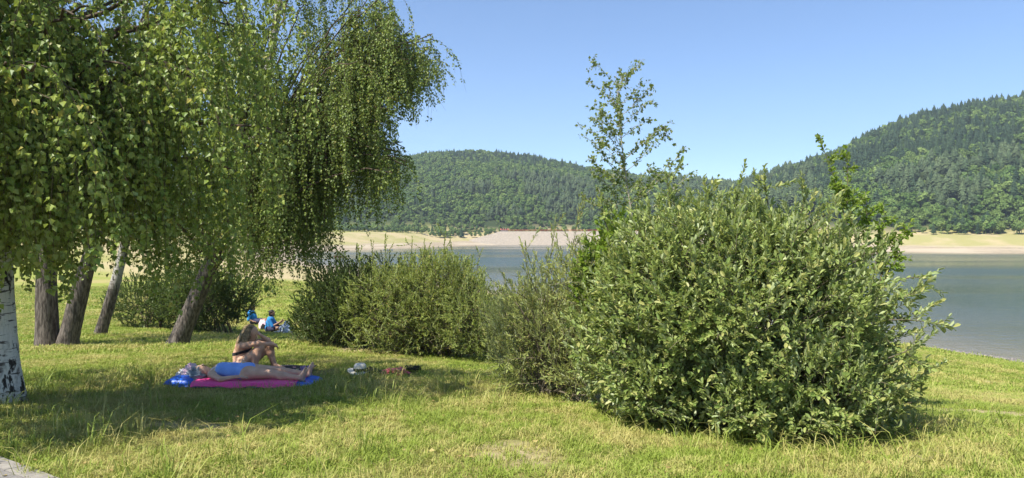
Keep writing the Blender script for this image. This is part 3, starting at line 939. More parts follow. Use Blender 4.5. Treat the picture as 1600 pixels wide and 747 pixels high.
shrub('willow_bush', 'straggly grey green willow with thin narrow leaves, left flank of the large round bush', [
    (.42, 9.3, .35, .58, .6, .80), (.2, 9.5, .05, .5, .5, .50), (.75, 9.0, .8, .40, .5, .65), (.15, 10.2, .3, .55, .6, .6), (1.0, 8.75, .75, .42, .4, .75), (.85, 8.75, .0, .42, .4, .5)],
    M_NARROW, (.066, .0155), 1350, 20, .34, 32, (.45, 9.3), 16, upright=.5, inner=.5, clear=.05, group=GRP, lump=.8,
    shoots=[(at(850, 450, 9.3), at(862, 400, 9.2), at(868, 340, 9.2), 5), (at(840, 460, 9.3), at(820, 420, 9.2), at(822, 380, 9.1), 4), (at(880, 430, 9.2), at(900, 370, 9.2), at(905, 322, 9.2), 5),
            (at(830, 520, 9.2), at(790, 500, 9.1), at(768, 500, 9), 4), (at(835, 560, 9), at(790, 560, 8.9), at(762, 580, 8.8), 5), (at(840, 600, 8.9), at(800, 600, 8.8), at(775, 610, 8.7), 4), (at(830, 470, 9.3), at(800, 455, 9.2), at(800, 440, 9.2), 4)])
shrub('willow_bush', 'wide sunlit olive willow at mid lawn, right of the shaded shrub', [
    (-1.75, 14.6, .05, 1.15, 1.0, 1.05), (-.75, 14.0, -.15, .85, .85, .75), (-2.6, 14.6, -.1, .9, .9, .95), (-1.5, 14.6, .55, .9, .8, .62), (-.35, 14.3, -.3, .5, .6, .55)],
    M_MIDW, (.066, .021), 3000, 18, .38, 33, (-1.5, 14.6), 18, upright=.5, clear=.08, group=GRP, lump=.7,
    shoots=[(at(u, 430, 14.6), at(u + 3, 400, 14.5), at(u + e, v, 14.5), 3) for u, e, v in [(560, -3, 385), (600, 2, 368), (640, 4, 372), (690, 6, 365), (705, -2, 372), (660, 3, 375), (745, 9, 390), (580, 0, 378)]])
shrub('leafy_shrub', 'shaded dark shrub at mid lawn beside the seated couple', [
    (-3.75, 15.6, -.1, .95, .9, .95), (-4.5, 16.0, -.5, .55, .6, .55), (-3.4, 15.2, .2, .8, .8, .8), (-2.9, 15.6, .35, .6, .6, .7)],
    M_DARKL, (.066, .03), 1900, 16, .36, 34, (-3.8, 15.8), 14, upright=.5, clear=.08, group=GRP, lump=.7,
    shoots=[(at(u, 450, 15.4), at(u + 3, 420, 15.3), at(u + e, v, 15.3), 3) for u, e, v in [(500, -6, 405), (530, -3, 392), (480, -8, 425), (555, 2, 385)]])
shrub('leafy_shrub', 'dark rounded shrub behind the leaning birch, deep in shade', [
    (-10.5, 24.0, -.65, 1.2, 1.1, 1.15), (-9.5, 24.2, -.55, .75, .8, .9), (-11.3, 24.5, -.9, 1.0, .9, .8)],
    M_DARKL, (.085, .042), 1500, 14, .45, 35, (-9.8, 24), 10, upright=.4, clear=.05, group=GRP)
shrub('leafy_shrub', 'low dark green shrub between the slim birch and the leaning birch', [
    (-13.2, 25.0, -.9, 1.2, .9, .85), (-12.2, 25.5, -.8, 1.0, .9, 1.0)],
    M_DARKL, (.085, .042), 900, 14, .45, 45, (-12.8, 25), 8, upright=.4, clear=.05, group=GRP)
shrub('leafy_shrub', 'bright green leafy shrub poking out at the upper left of the large round bush', [
    (1.15, 8.55, .95, .38, .35, .55), (1.4, 8.75, 1.35, .42, .3, .5)],
    M_FRESH, (.072, .044), 300, 14, .34, 36, (1.3, 8.7), 6, upright=.5, clear=.3, group=GRP)

def whips(name, label, base, shoots, leafmat, leaf, spacing, seed, side, sl, bark, cat, taper=.012, leafsh='diamond', group=None):
    """upright plant of clear stems: shoots = list of paths (pixel u, v, d control points)"""
    r = np.random.default_rng(seed)
    root = empty(name, (base[0], base[1], gz1(*base)), label, cat, group)
    tw = Bag(); LP, LD, LN = [], [], []
    for si, pts in enumerate(shoots):
        pts = np.array([at(*p) for p in pts])
        pts = np.vstack([[base[0] + r.normal(0, .05), base[1] + r.normal(0, .05), gz1(*base) - .05], pts])
        k = np.linspace(0, 1, len(pts)); t = np.linspace(0, 1, 26)
        path = np.stack([np.interp(t, k, pts[:, a]) for a in range(3)], -1)
        for _ in range(3):
            path[1:-1] = (path[:-2] + path[1:-1] * 2 + path[2:]) / 4
        B = Bag(); B.add(*tube(path, np.linspace(taper, .0025, 26), 7)); B.build('stem', bark, root)
        strands = [path[13:]] if sl[2] else []
        nb = side if si == 0 or sl[2] else max(3, side // 2)
        for b_ in range(nb):
            i = int(26 * (.34 + .6 * (b_ + r.random()) / nb)); i = min(i, 24)
            th = b_ * 2.4 + r.random()
            l_ = (sl[0] + (sl[1] - sl[0]) * r.random()) * (1.15 - .75 * (i / 26 - .3) / .7)
            dv = unit(np.array([math.cos(th), math.sin(th) * .8, .75 + .3 * r.random()]))
            q = bez(path[i], path[i] + dv * l_ * .4, path[i] + dv * l_ * .75 + [0, 0, .02], path[i] + dv * l_ + [0, 0, -.08 * l_], 8)
            q[1:] += r.normal(0, .012, (7, 3))
            tw.add(*tube(q, np.linspace(.0045, .0015, 8), 4, cap=False)); strands.append(q)
            for c_ in range(int(l_ * 9)):
                j = r.integers(2, 7); dv2 = unit(dv + .8 * r.standard_normal(3)); l2 = .07 + .12 * r.random()
                q2 = bez(q[j], q[j] + dv2 * l2 * .4, q[j] + dv2 * l2 * .8, q[j] + dv2 * l2 - [0, 0, .02], 4)
                tw.add(*tube(q2, np.linspace(.0025, .0012, 4), 3, cap=False)); strands.append(q2)
        for st in strands:
            seg = np.linalg.norm(np.diff(st, axis=0), axis=1); cum = np.concatenate([[0], np.cumsum(seg)])
            nl = max(2, int(cum[-1] / spacing))
            u = cum[-1] * (.15 + .85 * np.sort(r.random(nl)))
            pos = np.stack([np.interp(u, cum, st[:, a]) for a in range(3)], -1)
            rv = unit(r.standard_normal((nl, 3)))
            LP.append(pos + rv * .012); LD.append(unit(unit(st[-1] - st[0]) * .5 + rv * .8 - np.array([0, 0, .15]))); LN.append(unit(np.array([0, 0, .8]) + .7 * r.standard_normal((nl, 3))))
    if tw.n:
        tw.build('twigs', bark, root)['kind'] = 'stuff'
    LP, LD, LN = [np.concatenate(a) for a in (LP, LD, LN)]
    sz = .65 + .55 * r.random(len(LP))
    V, Q = leaf_mesh(LP, LD, LN, leaf[0] * sz, leaf[1] * sz, leafsh)
    o = mesh_np('foliage', V - np.array(root.location), Q, leafmat, root); o['kind'] = 'stuff'
    return root
M_PALEBARK = plain('pale sapling bark', (.42, .38, .30), (.30, .26, .2), rough=.8)
whips('sapling_tree', 'slender young tree with sparse small leaves rising above the large bush', (1.75, 9.35),
      [[(1000, 420, 9.3), (986, 330, 9.3), (970, 220, 9.3), (962, 118, 9.3)], ], M_ASPEN, (.045, .037), .015, 41, 40, (.6, 1.25, True), M_PALEBARK, 'tree', .017)
whips('leafy_shrub', 'tall bright green whippy shoots standing up behind the right of the large bush', (4.3, 8.75),
      [[(1340, 420, 8.7), (1310, 300, 8.7), (1278, 210, 8.7)], [(1350, 420, 8.7), (1325, 310, 8.7), (1322, 232, 8.7)], [(1365, 430, 8.6), (1375, 370, 8.6), (1385, 330, 8.6)],
       [(1375, 430, 8.6), (1400, 390, 8.6), (1425, 345, 8.6)], [(1350, 440, 8.7), (1330, 340, 8.7), (1300, 270, 8.7)], [(1370, 470, 8.6), (1390, 420, 8.5), (1410, 395, 8.5)], [(1345, 450, 8.7), (1355, 360, 8.7), (1352, 300, 8.7)]],
      M_FRESH, (.055, .034), .012, 42, 7, (.12, .30, True), M_STEM, 'shrub', .012, 'oval', GRP)

# ------------------------------------------------------------------ grass
M_GRASS, nt, bs, out = new_mat('grass blades')
oi = node(nt, 'ShaderNodeObjectInfo'); g = node(nt, 'ShaderNodeNewGeometry')
pat = noise(nt, 0.42, 4, space='World'); pat2 = noise(nt, 2.4, 4, space='World')
cgreen = mixc(nt, g.outputs['Random Per Island'], (0.17, 0.255, 0.034), (0.30, 0.365, 0.06))
cdry = mixc(nt, g.outputs['Random Per Island'], (0.36, 0.335, 0.08), (0.54, 0.475, 0.18))
ad = node(nt, 'ShaderNodeMath', operation='ADD'); nt.links.new(pat, ad.inputs[0]); nt.links.new(pat2, ad.inputs[1])
ad2 = node(nt, 'ShaderNodeMath', operation='MULTIPLY_ADD'); nt.links.new(oi.outputs['Random'], ad2.inputs[0]); ad2.inputs[1].default_value = .30; nt.links.new(ad.outputs[0], ad2.inputs[2])
gcol = mixc(nt, ramp(nt, ad2.outputs[0], 1.04, 1.34), cgreen, cdry)
nt.links.new(gcol, bs.inputs['Base Color']); bs.inputs['Roughness'].default_value = .5; bs.inputs['Specular IOR Level'].default_value = .25
tl = node(nt, 'ShaderNodeBsdfTranslucent'); nt.links.new(gcol, tl.inputs['Color'])
ms = node(nt, 'ShaderNodeMixShader'); ms.inputs[0].default_value = .3
nt.links.new(bs.outputs[0], ms.inputs[1]); nt.links.new(tl.outputs[0], ms.inputs[2]); nt.links.new(ms.outputs[0], out.inputs['Surface'])

def tuft(seed, nblade, rad, h0, h1, w, lean):
    r = np.random.default_rng(seed); B = Bag()
    for _ in range(nblade):
        th = r.random() * 6.28; q = rad * math.sqrt(r.random())
        p = np.array([math.cos(th) * q, math.sin(th) * q, -.01])
        h = h0 + (h1 - h0) * r.random(); az = r.random() * 6.28
        ld = np.array([math.cos(az), math.sin(az), 0]) * h * lean * (.3 + r.random())
        sd_ = np.array([-math.sin(az), math.cos(az), 0]) * w * .5 * (.7 + .6 * r.random())
        m1 = p + np.array([0, 0, h * .55]) + ld * .35
        tp = p + np.array([0, 0, h * (1 - .35 * lean)]) + ld
        B.add([p - sd_, p + sd_, m1 + sd_ * .8, m1 - sd_ * .8, tp], [[0, 1, 2, 3]], [[3, 2, 4]])
    return B.build('tuft', M_GRASS, smooth=False)

r = np.random.default_rng(77)
def wedge(n, d0, d1, half=.80, pad=1.5):
    d = np.sqrt(d0 * d0 + (d1 * d1 - d0 * d0) * r.random(n))
    x = (2 * r.random(n) - 1) * (half * d + pad)
    return x, d
PATH_A, PATH_B = np.array([-3.86, 5.27]), np.array([-3.30, 4.87])
pdir = unit(PATH_B - PATH_A); pnor = np.array([pdir[1], -pdir[0]])
if pnor[1] > 0:
    pnor = -pnor
def on_path(x, y):
    return ((x - PATH_A[0]) * pnor[0] + (y - PATH_A[1]) * pnor[1]) > .05 + .06 * np.sin(x * 9)
def pressed(x, y):
    # grass flattened under the mattress, the blanket and the small things lying about
    m_ = (np.abs(x + 3.77) < 1.03) & (np.abs(y - 9.98) < .40)
    m_ |= (np.abs(x + 3.55) < .78) & (np.abs(y - 10.86) < .42)
    m_ |= (np.abs(x + 1.95) < .5) & (np.abs(y - 10.62) < .16)
    return m_
layers = [(24000, 3.6, 8.5, 0), (26000, 8.5, 14, 0), (30000, 14, 30, 1), (16000, 30, 62, 2), (1900, 4.2, 10.5, 3)]
PX, RT, SC, ID = [], [], [], []
protos = [tuft(100 + i, 15, .055, .03, .085, .0055, .8) for i in range(5)] + [tuft(120 + i, 20, .13, .04, .10, .012, .8) for i in range(4)] + \
         [tuft(140 + i, 26, .35, .06, .14, .03, .7) for i in range(3)] + [tuft(160 + i, 8, .07, .13, .33, .0055, 1.0) for i in range(4)]
ofs = [0, 5, 9, 12]; cnt = [5, 4, 3, 4]
for (n, d0, d1, kd) in layers:
    x, y = wedge(n, d0, d1)
    ok = ~on_path(x, y) & (lake_sd(x, y) > 10.5 + 2 * fbm(np.stack([x / 4, y / 4, x * 0 + 2], -1), 2)) & (r.random(n) > .97 * worn(x, y)) & ~pressed(x, y)
    if kd == 3:
        ok &= fbm(np.stack([x * .8, y * .8, x * 0], -1), 2) + .12 * sstep(-x, 0, 2.5) > .53
    x, y = x[ok], y[ok]; n = len(x)
    z = ground_z(x, y) + (fbm(np.stack([x * 1.3, y * 1.3, x * 0 + 9], -1), 3) - 0.5) * 0.06
    PX.append(np.stack([x, y, z], -1)); RT.append(np.stack([r.normal(0, .12, n), r.normal(0, .12, n), r.random(n) * 6.28], -1))
    thick = .75 + .7 * fbm(np.stack([x * 1.1, y * 1.1, x * 0 + 5], -1), 2)
    s = (.7 + .5 * r.random(n)) * thick
    SC.append(np.stack([s, s, s * (.8 + .4 * r.random(n))], -1)); ID.append(ofs[kd] + r.integers(0, cnt[kd], n))
scatter('grass', np.concatenate(PX), np.concatenate(RT), np.concatenate(SC), np.concatenate(ID), protos, 'short sunburnt grass with taller blades covering the lawn')

# ------------------------------------------------------------------ paved path, dam, far things
M_ASPH = plain('worn asphalt', (.23, .21, .19), (.16, .15, .14), rough=.95, scale=30, bstr=.6, bscale=160, bdist=.004)
M_CONC = plain('concrete edging', (.30, .275, .235), (.22, .20, .175), rough=.9, scale=14, bstr=.4, bscale=120)
def strip(name, a0, a1, lift, mat, thick, s0=-9, s1=8, n=60):
    """a band alongside the path edge between offsets a0 and a1 (towards the camera)"""
    t = np.linspace(s0, s1, n)
    V = []
    for k in t:
        for off in (a0, a1):
            p = PATH_A + pdir * k + pnor * off
            z = gz1(*p) + lift
            V += [(p[0], p[1], z), (p[0], p[1], z - thick)]
    V = np.array(V)
    F = []
    for i in range(n - 1):
        b = i * 4
        F += [(b, b + 2, b + 6, b + 4), (b, b + 4, b + 5, b + 1), (b + 2, b + 3, b + 7, b + 6)]
    return mesh_np(name, V, np.array(F), mat)
tag(strip('path', .135, 2.0, .03, M_ASPH, .2), 'grey asphalt footpath crossing the near left corner', kind='structure')
# edging stones laid end to end
edge = tag(strip('kerb', -.02, 0.13, .0, M_CONC, .2), 'pale flush concrete edging along the footpath', kind='structure')
for k in np.arange(-3.0, 3.0, .5):
    V = []
    for tt in (k + .006, k + .494):
        for off in (0, .13):
            p = PATH_A + pdir * tt + pnor * off
            z = gz1(*p)
            V += [(*p, z - .05), (*p, z + .034)]
    mesh_np('edging_stone', np.array(V), np.array([(1, 3, 7, 5), (0, 1, 5, 4), (2, 6, 7, 3), (0, 2, 3, 1), (4, 5, 7, 6)]), M_CONC, edge)

# dam: a rock-faced embankment with its crest road and red railing
M_DAM = plain('pale dam rockfill', (.34, .285, .22), (.26, .22, .17), rough=.95, scale=.9, bstr=.8, bscale=.8, bdist=.5)
M_RED = plain('red painted metal', (.42, .07, .05), (.34, .06, .05), rough=.5)
M_TILE = plain('red roof tiles', (.40, .10, .06), (.30, .08, .05), rough=.8)
M_WALLW = plain('white render wall', (.62, .55, .48), (.52, .47, .42), rough=.9)
M_GLASS = plain('dark window glass', (.03, .035, .04), rough=.15, spec=.5)
zc = .15
dam = empty('dam', (60, 450, LAKE), 'pale rockfill dam closing the far end of the lake', 'dam')
B = Bag()
nx = 40
xs = np.linspace(-44, 132, nx)
prof = [(426, LAKE - 3), (441, LAKE + .3), (452, -3.0), (459, zc), (465, zc), (480, -6)]
V = np.array([(x, y, z) for x in xs for y, z in prof])
V[:, 1] -= np.interp(V[:, 0], [-14, 60, 132], [0, 0, 8])
V[:, 2] = np.minimum(V[:, 2], np.interp(V[:, 0], [-44, -12, -8, 132], [-9.5, -1.2, zc, zc]))
k = len(prof)
F = [(i * k + j, (i + 1) * k + j, (i + 1) * k + j + 1, i * k + j + 1) for i in range(nx - 1) for j in range(k - 1)]
B.add(V, F); B.build('embankment', M_DAM, dam, smooth=False)
rail = Bag()
for x in np.arange(-2, 128, 4.0):
    rail.add(*tube([(x, 459.4 - max(0, x - 60) * .11, zc), (x, 459.4 - max(0, x - 60) * .11, zc + 1.1)], .07, 4))
for h in (.6, 1.05):
    rail.add(*tube([(-2, 459.4, zc + h), (60, 459.4, zc + h), (128, 451.9, zc + h)], .08, 4))
rail.build('railing', M_RED, dam, smooth=False)

def box(x0, x1, y0, y1, z0, z1):
    V = np.array([(x, y, z) for x in (x0, x1) for y in (y0, y1) for z in (z0, z1)])
    return V, np.array([(0, 1, 3, 2), (4, 6, 7, 5), (0, 4, 5, 1), (2, 3, 7, 6), (0, 2, 6, 4), (1, 5, 7, 3)])

def house(name, label, x, y, z, w, dp, h, roof, cat='building'):
    h0 = empty(name, (x, y, z), label, cat)
    B = Bag(); B.add(*box(x - w / 2, x + w / 2, y - dp / 2, y + dp / 2, z - 2, z + h)); B.build('wall', M_WALLW, h0, smooth=False)
    o = .5
    V = [(x - w/2 - o, y - dp/2 - o, z + h), (x + w/2 + o, y - dp/2 - o, z + h), (x + w/2 + o, y + dp/2 + o, z + h), (x - w/2 - o, y + dp/2 + o, z + h), (x - w/2 - o, y, z + h + roof), (x + w/2 + o, y, z + h + roof)]
    B = Bag(); B.add(V, [(0, 1, 5, 4), (2, 3, 4, 5)], [(1, 2, 5), (3, 0, 4)]); B.build('roof', M_TILE, h0, smooth=False)
    for i in range(3):
        xx = x - w * .33 + i * w * .33
        B = Bag(); B.add(*box(xx - .5, xx + .5, y - dp / 2 - .06, y - dp / 2 + .02, z + 1.0, z + 2.2)); B.build('window', M_GLASS, h0, smooth=False)
    return h0
house('gatehouse', 'small red roofed hut at the left end of the dam', -5.0, 462, zc - .2, 4.4, 3.2, 1.1, 1.0, 'hut')
hz_ = gz1(-150, 640)
house('hillside_house', 'small red roofed house half hidden in the wooded slope behind the hanging birch', -146, 625, gz1(-146, 625) + 5, 11, 8, 5, 3, 'house')

# boats far out on the water
M_HULLW = plain('white boat hull', (.75, .73, .7), rough=.4)
def boat(label, u, v, ln, mat):
    d = (EYE - LAKE) / ((v - HORIZON) / FPX)
    x = (u - 800) / FPX * d
    root = empty('kayak' if mat is M_RED else 'rowing_boat', (x, d, LAKE), label, 'boat', 'boats on the lake')
    n = 9; t = np.linspace(-1, 1, n); B = Bag(); V = []
    for q in t:
        w = .42 * ln / 3.2 * (1 - abs(q) ** 2.2) + .02
        top = .32 + .12 * q * q
        V += [(x + q * ln / 2, d - w, LAKE + top), (x + q * ln / 2, d - w * .6, LAKE - .06), (x + q * ln / 2, d + w * .6, LAKE - .06), (x + q * ln / 2, d + w, LAKE + top)]
    F = [(i * 4 + j, (i + 1) * 4 + j, (i + 1) * 4 + j + 1, i * 4 + j + 1) for i in range(n - 1) for j in range(3)]
    B.add(V, F); B.build('hull', mat, root)
    B = Bag(); V = []
    for q in t[1:-1]:
        w = .36 * ln / 3.2 * (1 - abs(q) ** 2.2)
        V += [(x + q * ln / 2, d - w, LAKE + .30 + .12 * q * q), (x + q * ln / 2, d + w, LAKE + .30 + .12 * q * q)]
    B.add(V, [(i * 2, i * 2 + 2, i * 2 + 3, i * 2 + 1) for i in range(6)]); B.build('deck', mat, root)
    B = Bag(); B.add(*box(x - .25, x + .25, d - .2, d + .2, LAKE + .30, LAKE + .55)); B.build('seat', M_TRK, root)
    return root
boat('red kayak on the water just right of the hanging birch branches', 531, 402, 4.2, M_RED)
boat('white rowing boat near the far bank above the middle shrubs', 606, 391, 5.0, M_HULLW)

# pebbles along our waterline
M_STONE = plain('grey shore stones', (.24, .215, .19), (.16, .145, .13), rough=.9, scale=3)
r = np.random.default_rng(5)
B = Bag()
ico = []
ph = (1 + 5 ** .5) / 2
ico_v = unit(np.array([(-1, ph, 0), (1, ph, 0), (-1, -ph, 0), (1, -ph, 0), (0, -1, ph), (0, 1, ph), (0, -1, -ph), (0, 1, -ph), (ph, 0, -1), (ph, 0, 1), (-ph, 0, -1), (-ph, 0, 1)]))
ico_f = np.array([(0, 11, 5), (0, 5, 1), (0, 1, 7), (0, 7, 10), (0, 10, 11), (1, 5, 9), (5, 11, 4), (11, 10, 2), (10, 7, 6), (7, 1, 8), (3, 9, 4), (3, 4, 2), (3, 2, 6), (3, 6, 8), (3, 8, 9), (4, 9, 5), (2, 4, 11), (6, 2, 10), (8, 6, 7), (9, 8, 1)])
peb = []
for k in range(2600):
    t = r.random()
    i = 2 + t * 6; i0 = int(i)
    p = lake_poly[i0] + (lake_poly[i0 + 1] - lake_poly[i0]) * (i - i0)
    tn = unit(lake_poly[i0 + 1] - lake_poly[i0]); nn = np.array([-tn[1], tn[0]])
    if (nn @ (-p)) < 0: nn = -nn
    q = p + nn * abs(r.normal(.6, .9)) + tn * r.normal(0, .3)
    s_ = .05 + .13 * r.random() ** 3
    peb.append((q[0], q[1], s_))
peb = np.array(peb); pz = ground_z(peb[:, 0], peb[:, 1])
for (qx, qy, s_), z_ in zip(peb, pz):
    B.add(ico_v * s_ * (.6 + .7 * r.random(3)) * [1.2, 1, .7] + [qx, qy, z_ + s_ * .25], None, ico_f)
tag(B.build('shore_pebbles', M_STONE, smooth=False), 'grey pebbles strewn along the near waterline', None, None, 'stuff')

# ------------------------------------------------------------------ people: one smooth surface grown round a skeleton
class Body:
    def __init__(s):
        s.b = []
    def bone(s, a, b, ra, rb, k=.03, sq=None):
        """tapered capsule; sq=(axis vector, factor) flattens it along that axis"""
        s.b.append((np.asarray(a, float), np.asarray(b, float), ra, rb, k, sq))
        return s
    def chain(s, pts, rads, k=.03):
        for i in range(len(pts) - 1):
            s.bone(pts[i], pts[i + 1], rads[i], rads[i + 1], k)
    def hand(s, wrist, d, n, curl=.5, side=1, sc=1.0):
        """palm, four fingers of unequal length and a thumb off the side of the palm; d fingers' way, n palm's normal"""
        d = unit(np.asarray(d, float)); n = np.asarray(n, float); n = unit(n - d * (n @ d)); w = np.cross(d, n) * side
        wrist = np.asarray(wrist, float)
        pc = wrist + d * .075 * sc
        for q in (-.024, -.008, .008, .024):
            s.bone(wrist + w * q * .6 * sc, pc + w * q * sc, .016 * sc, .0125 * sc, .012)
        for q, l in ((-.030, .058), (-.0105, .072), (.0105, .078), (.030, .068)):
            p = pc + w * q * sc; v = d.copy(); ll = l * sc
            for f in (.45, .32, .23):
                v = unit(v + n * curl * .55)
                e = p + v * ll * f
                s.bone(p, e, .0092 * sc, .0082 * sc, .004); p = e
        tp = wrist + d * .02 * sc + w * .026 * sc
        t1 = tp + unit(w * .8 + d * .6 + n * .25) * .042 * sc
        t2 = t1 + unit(w * .25 + d * .9 + n * .4) * .034 * sc
        s.bone(tp, t1, .013 * sc, .0105 * sc, .008); s.bone(t1, t2, .0105 * sc, .009 * sc, .004)
    def field(s, h, pad=.05, bones=None):
        P = np.array([p for b in s.b for p in (b[0] - max(b[2], b[3]), b[1] - max(b[2], b[3]), b[0] + max(b[2], b[3]), b[1] + max(b[2], b[3]))])
        lo, hi = P.min(0) - pad, P.max(0) + pad
        n = np.ceil((hi - lo) / h).astype(int) + 1
        ax = [lo[i] + h * np.arange(n[i]) for i in range(3)]
        D = np.full(n, 1.0, np.float32)
        for (a, b, ra, rb, k, sq) in s.b:
            R = max(ra, rb) + k + 3 * h
            l2, h2 = np.minimum(a, b) - R, np.maximum(a, b) + R
            sl_ = tuple(slice(max(0, int((l2[i] - lo[i]) / h)), min(n[i], int((h2[i] - lo[i]) / h) + 2)) for i in range(3))
            G = np.stack(np.meshgrid(*[ax[i][sl_[i]] for i in range(3)], indexing='ij'), -1)
            ab = b - a; L2 = ab @ ab + 1e-9
            pa = G - a
            if sq is not None:
                e, f = unit(sq[0]), sq[1]
                pa = pa + (pa @ e)[..., None] * e * (1 / f - 1)
            t = np.clip((pa @ ab) / L2, 0, 1)
            d = np.linalg.norm(pa - t[..., None] * ab, axis=-1) - (ra + (rb - ra) * t)
            if sq is not None:
                d = d * (.5 + .5 * sq[1])
            o = D[sl_]
            hh = np.maximum(k - np.abs(o - d), 0) / k
            D[sl_] = np.minimum(o, d) - hh * hh * k * .25
        return D, lo, h, ax

def surface_nets(D, lo, h):
    """quads round the zero level of a distance grid"""
    ins = D < 0
    n = np.array(D.shape)
    c = np.zeros(tuple(n - 1), np.int8)
    for dx in (0, 1):
        for dy in (0, 1):
            for dz in (0, 1):
                c += ins[dx:n[0] - 1 + dx, dy:n[1] - 1 + dy, dz:n[2] - 1 + dz]
    cells = np.argwhere((c > 0) & (c < 8))
    idx = np.full(tuple(n - 1), -1, np.int64)
    idx[tuple(cells.T)] = np.arange(len(cells))
    acc = np.zeros((len(cells), 3)); cnt = np.zeros(len(cells))
    corners = [np.array(q) for q in ((0, 0, 0), (1, 0, 0), (0, 1, 0), (1, 1, 0), (0, 0, 1), (1, 0, 1), (0, 1, 1), (1, 1, 1))]
    for i in range(8):
        for j in range(i + 1, 8):
            if np.abs(corners[i] - corners[j]).sum() != 1:
                continue
            a = D[tuple((cells + corners[i]).T)]; b = D[tuple((cells + corners[j]).T)]
            x = (a < 0) != (b < 0)
            t = np.where(x, a / np.where(x, a - b, 1), 0)
            acc += x[:, None] * (corners[i] + t[:, None] * (corners[j] - corners[i])); cnt += x
    V = lo + h * (cells + acc / np.maximum(cnt, 1)[:, None])
    F = []
    for ax in range(3):
        u, v = (ax + 1) % 3, (ax + 2) % 3
        e = np.zeros(3, int); e[ax] = 1
        m = n.copy(); m[ax] -= 1
        A = ins[tuple(slice(0, m[i]) for i in range(3))]
        Bq = ins[tuple(slice(e[i], m[i] + e[i]) for i in range(3))]
        for cond, flip in ((A & ~Bq, False), (~A & Bq, True)):
            g = np.argwhere(cond)
            g = g[(g[:, u] > 0) & (g[:, v] > 0) & (g[:, u] < n[u] - 1) & (g[:, v] < n[v] - 1)]
            if not len(g):
                continue
            eu = np.zeros(3, int); eu[u] = 1; ev = np.zeros(3, int); ev[v] = 1
            q = np.stack([idx[tuple((g - eu - ev).T)], idx[tuple((g - ev).T)], idx[tuple(g.T)], idx[tuple((g - eu).T)]], -1)
            F.append(q[:, ::-1] if flip else q)
    F = np.concatenate(F)
    return V, F[(F >= 0).all(1)]

def grow(name, body, h, mat, parent, cut=None, off=0.0, pad=.05):
    """surface of a body in the parent's own coordinates; cut(G) > 0 removes, off swells (clothes)"""
    D, lo, h, ax = body.field(h, pad)
    D = D - off
    if cut is not None:
        G = np.stack(np.meshgrid(*ax, indexing='ij'), -1)
        D = np.maximum(D, cut(G))
    V, F = surface_nets(D, lo, h)
    return mesh_np(name, V, F, mat, parent, smooth=True)

def skin_mat(name, c1, c2):
    m, nt, b, out = new_mat(name)
    nt.links.new(mixc(nt, ramp(nt, noise(nt, 9, 4), .3, .7), c1, c2), b.inputs['Base Color'])
    b.inputs['Roughness'].default_value = .48
    b.inputs['Subsurface Weight'].default_value = .12
    b.inputs['Subsurface Radius'].default_value = (.012, .005, .003)
    b.inputs['Subsurface Scale'].default_value = 1.0
    return m
M_SKIN1 = skin_mat('tanned skin', (.64, .38, .24), (.54, .30, .18))
M_SKIN2 = skin_mat('light tanned skin', (.70, .45, .31), (.60, .36, .24))
M_SKIN3 = skin_mat('brown skin', (.30, .17, .11), (.25, .14, .09))
def cloth(name, c1, c2=None, scale=10, rough=.85, b=.5):
    return plain(name, c1, c2, rough=rough, scale=scale, bstr=b, bscale=22, bdist=.012, spec=.15, sheen=.15)
M_BLACKC = cloth('black swim fabric', (.012, .012, .014), (.02, .02, .022))
M_SUIT = cloth('light blue swimsuit fabric', (.27, .45, .92), (.21, .37, .84))
M_TRIM = cloth('white trim', (.75, .75, .78), (.66, .66, .7))
M_HAIRB = plain('brown wavy hair', (.34, .24, .12), (.13, .085, .04), rough=.5, scale=26, bstr=1.0, bscale=45, bdist=.02)
M_HAIRD = plain('black hair', (.018, .013, .011), (.03, .022, .018), rough=.45, scale=26, bstr=.8, bscale=45, bdist=.02)
M_GREYC = cloth('grey scarf fabric', (.30, .34, .37), (.20, .235, .26), 16)
M_PINKC = cloth('pale pink fabric', (.72, .46, .56), (.70, .62, .60), 9)
M_MAT = plain('shiny blue air mat', (.02, .15, .74), (.015, .11, .60), rough=.38, scale=4, bstr=.35, bscale=10, bdist=.02, spec=.4)
M_TOWEL = cloth('hot pink towel', (.92, .09, .36), (.84, .06, .29), 7)
M_BLUESH = cloth('blue t-shirt fabric', (.03, .24, .56), (.025, .19, .46))
M_NAVY = cloth('navy shorts fabric', (.03, .035, .08), (.05, .05, .10))
M_DARK = plain('dark glossy plastic', (.015, .015, .017), (.02, .02, .022), rough=.35)
M_EYE = plain('dark eyes', (.02, .013, .01), rough=.25)
M_LIP = plain('lips', (.36, .12, .10), rough=.45)
M_WHITEC = cloth('white cotton', (.72, .71, .68), (.62, .62, .6))

def face_parts(b, c, fwd, up, k=.012, s=1.0):
    """nose, chin, brow, ears on a head with centre c"""
    fwd = unit(np.asarray(fwd, float)); up = np.asarray(up, float); up = unit(up - fwd * (up @ fwd)); sd_ = np.cross(up, fwd)
    c = np.asarray(c, float)
    b.bone(c + up * .035 * s, c + up * .02 * s - fwd * .02 * s, .088 * s, .092 * s, .03)
    b.bone(c + fwd * .030 * s - up * .01 * s, c + fwd * .045 * s - up * .085 * s, .062 * s, .036 * s, .035)
    b.bone(c + fwd * .088 * s + up * .005 * s, c + fwd * .112 * s - up * .032 * s, .010 * s, .014 * s, .014)
    b.bone(c + fwd * .085 * s - up * .062 * s + sd_ * .012, c + fwd * .085 * s - up * .062 * s - sd_ * .012, .010 * s, .010 * s, .014)
    for q in (-1, 1):
        b.bone(c + sd_ * q * .086 * s + up * .012 * s - fwd * .008, c + sd_ * q * .088 * s - up * .025 * s - fwd * .002, .016 * s, .010 * s, .008)
    return fwd, up, sd_, c
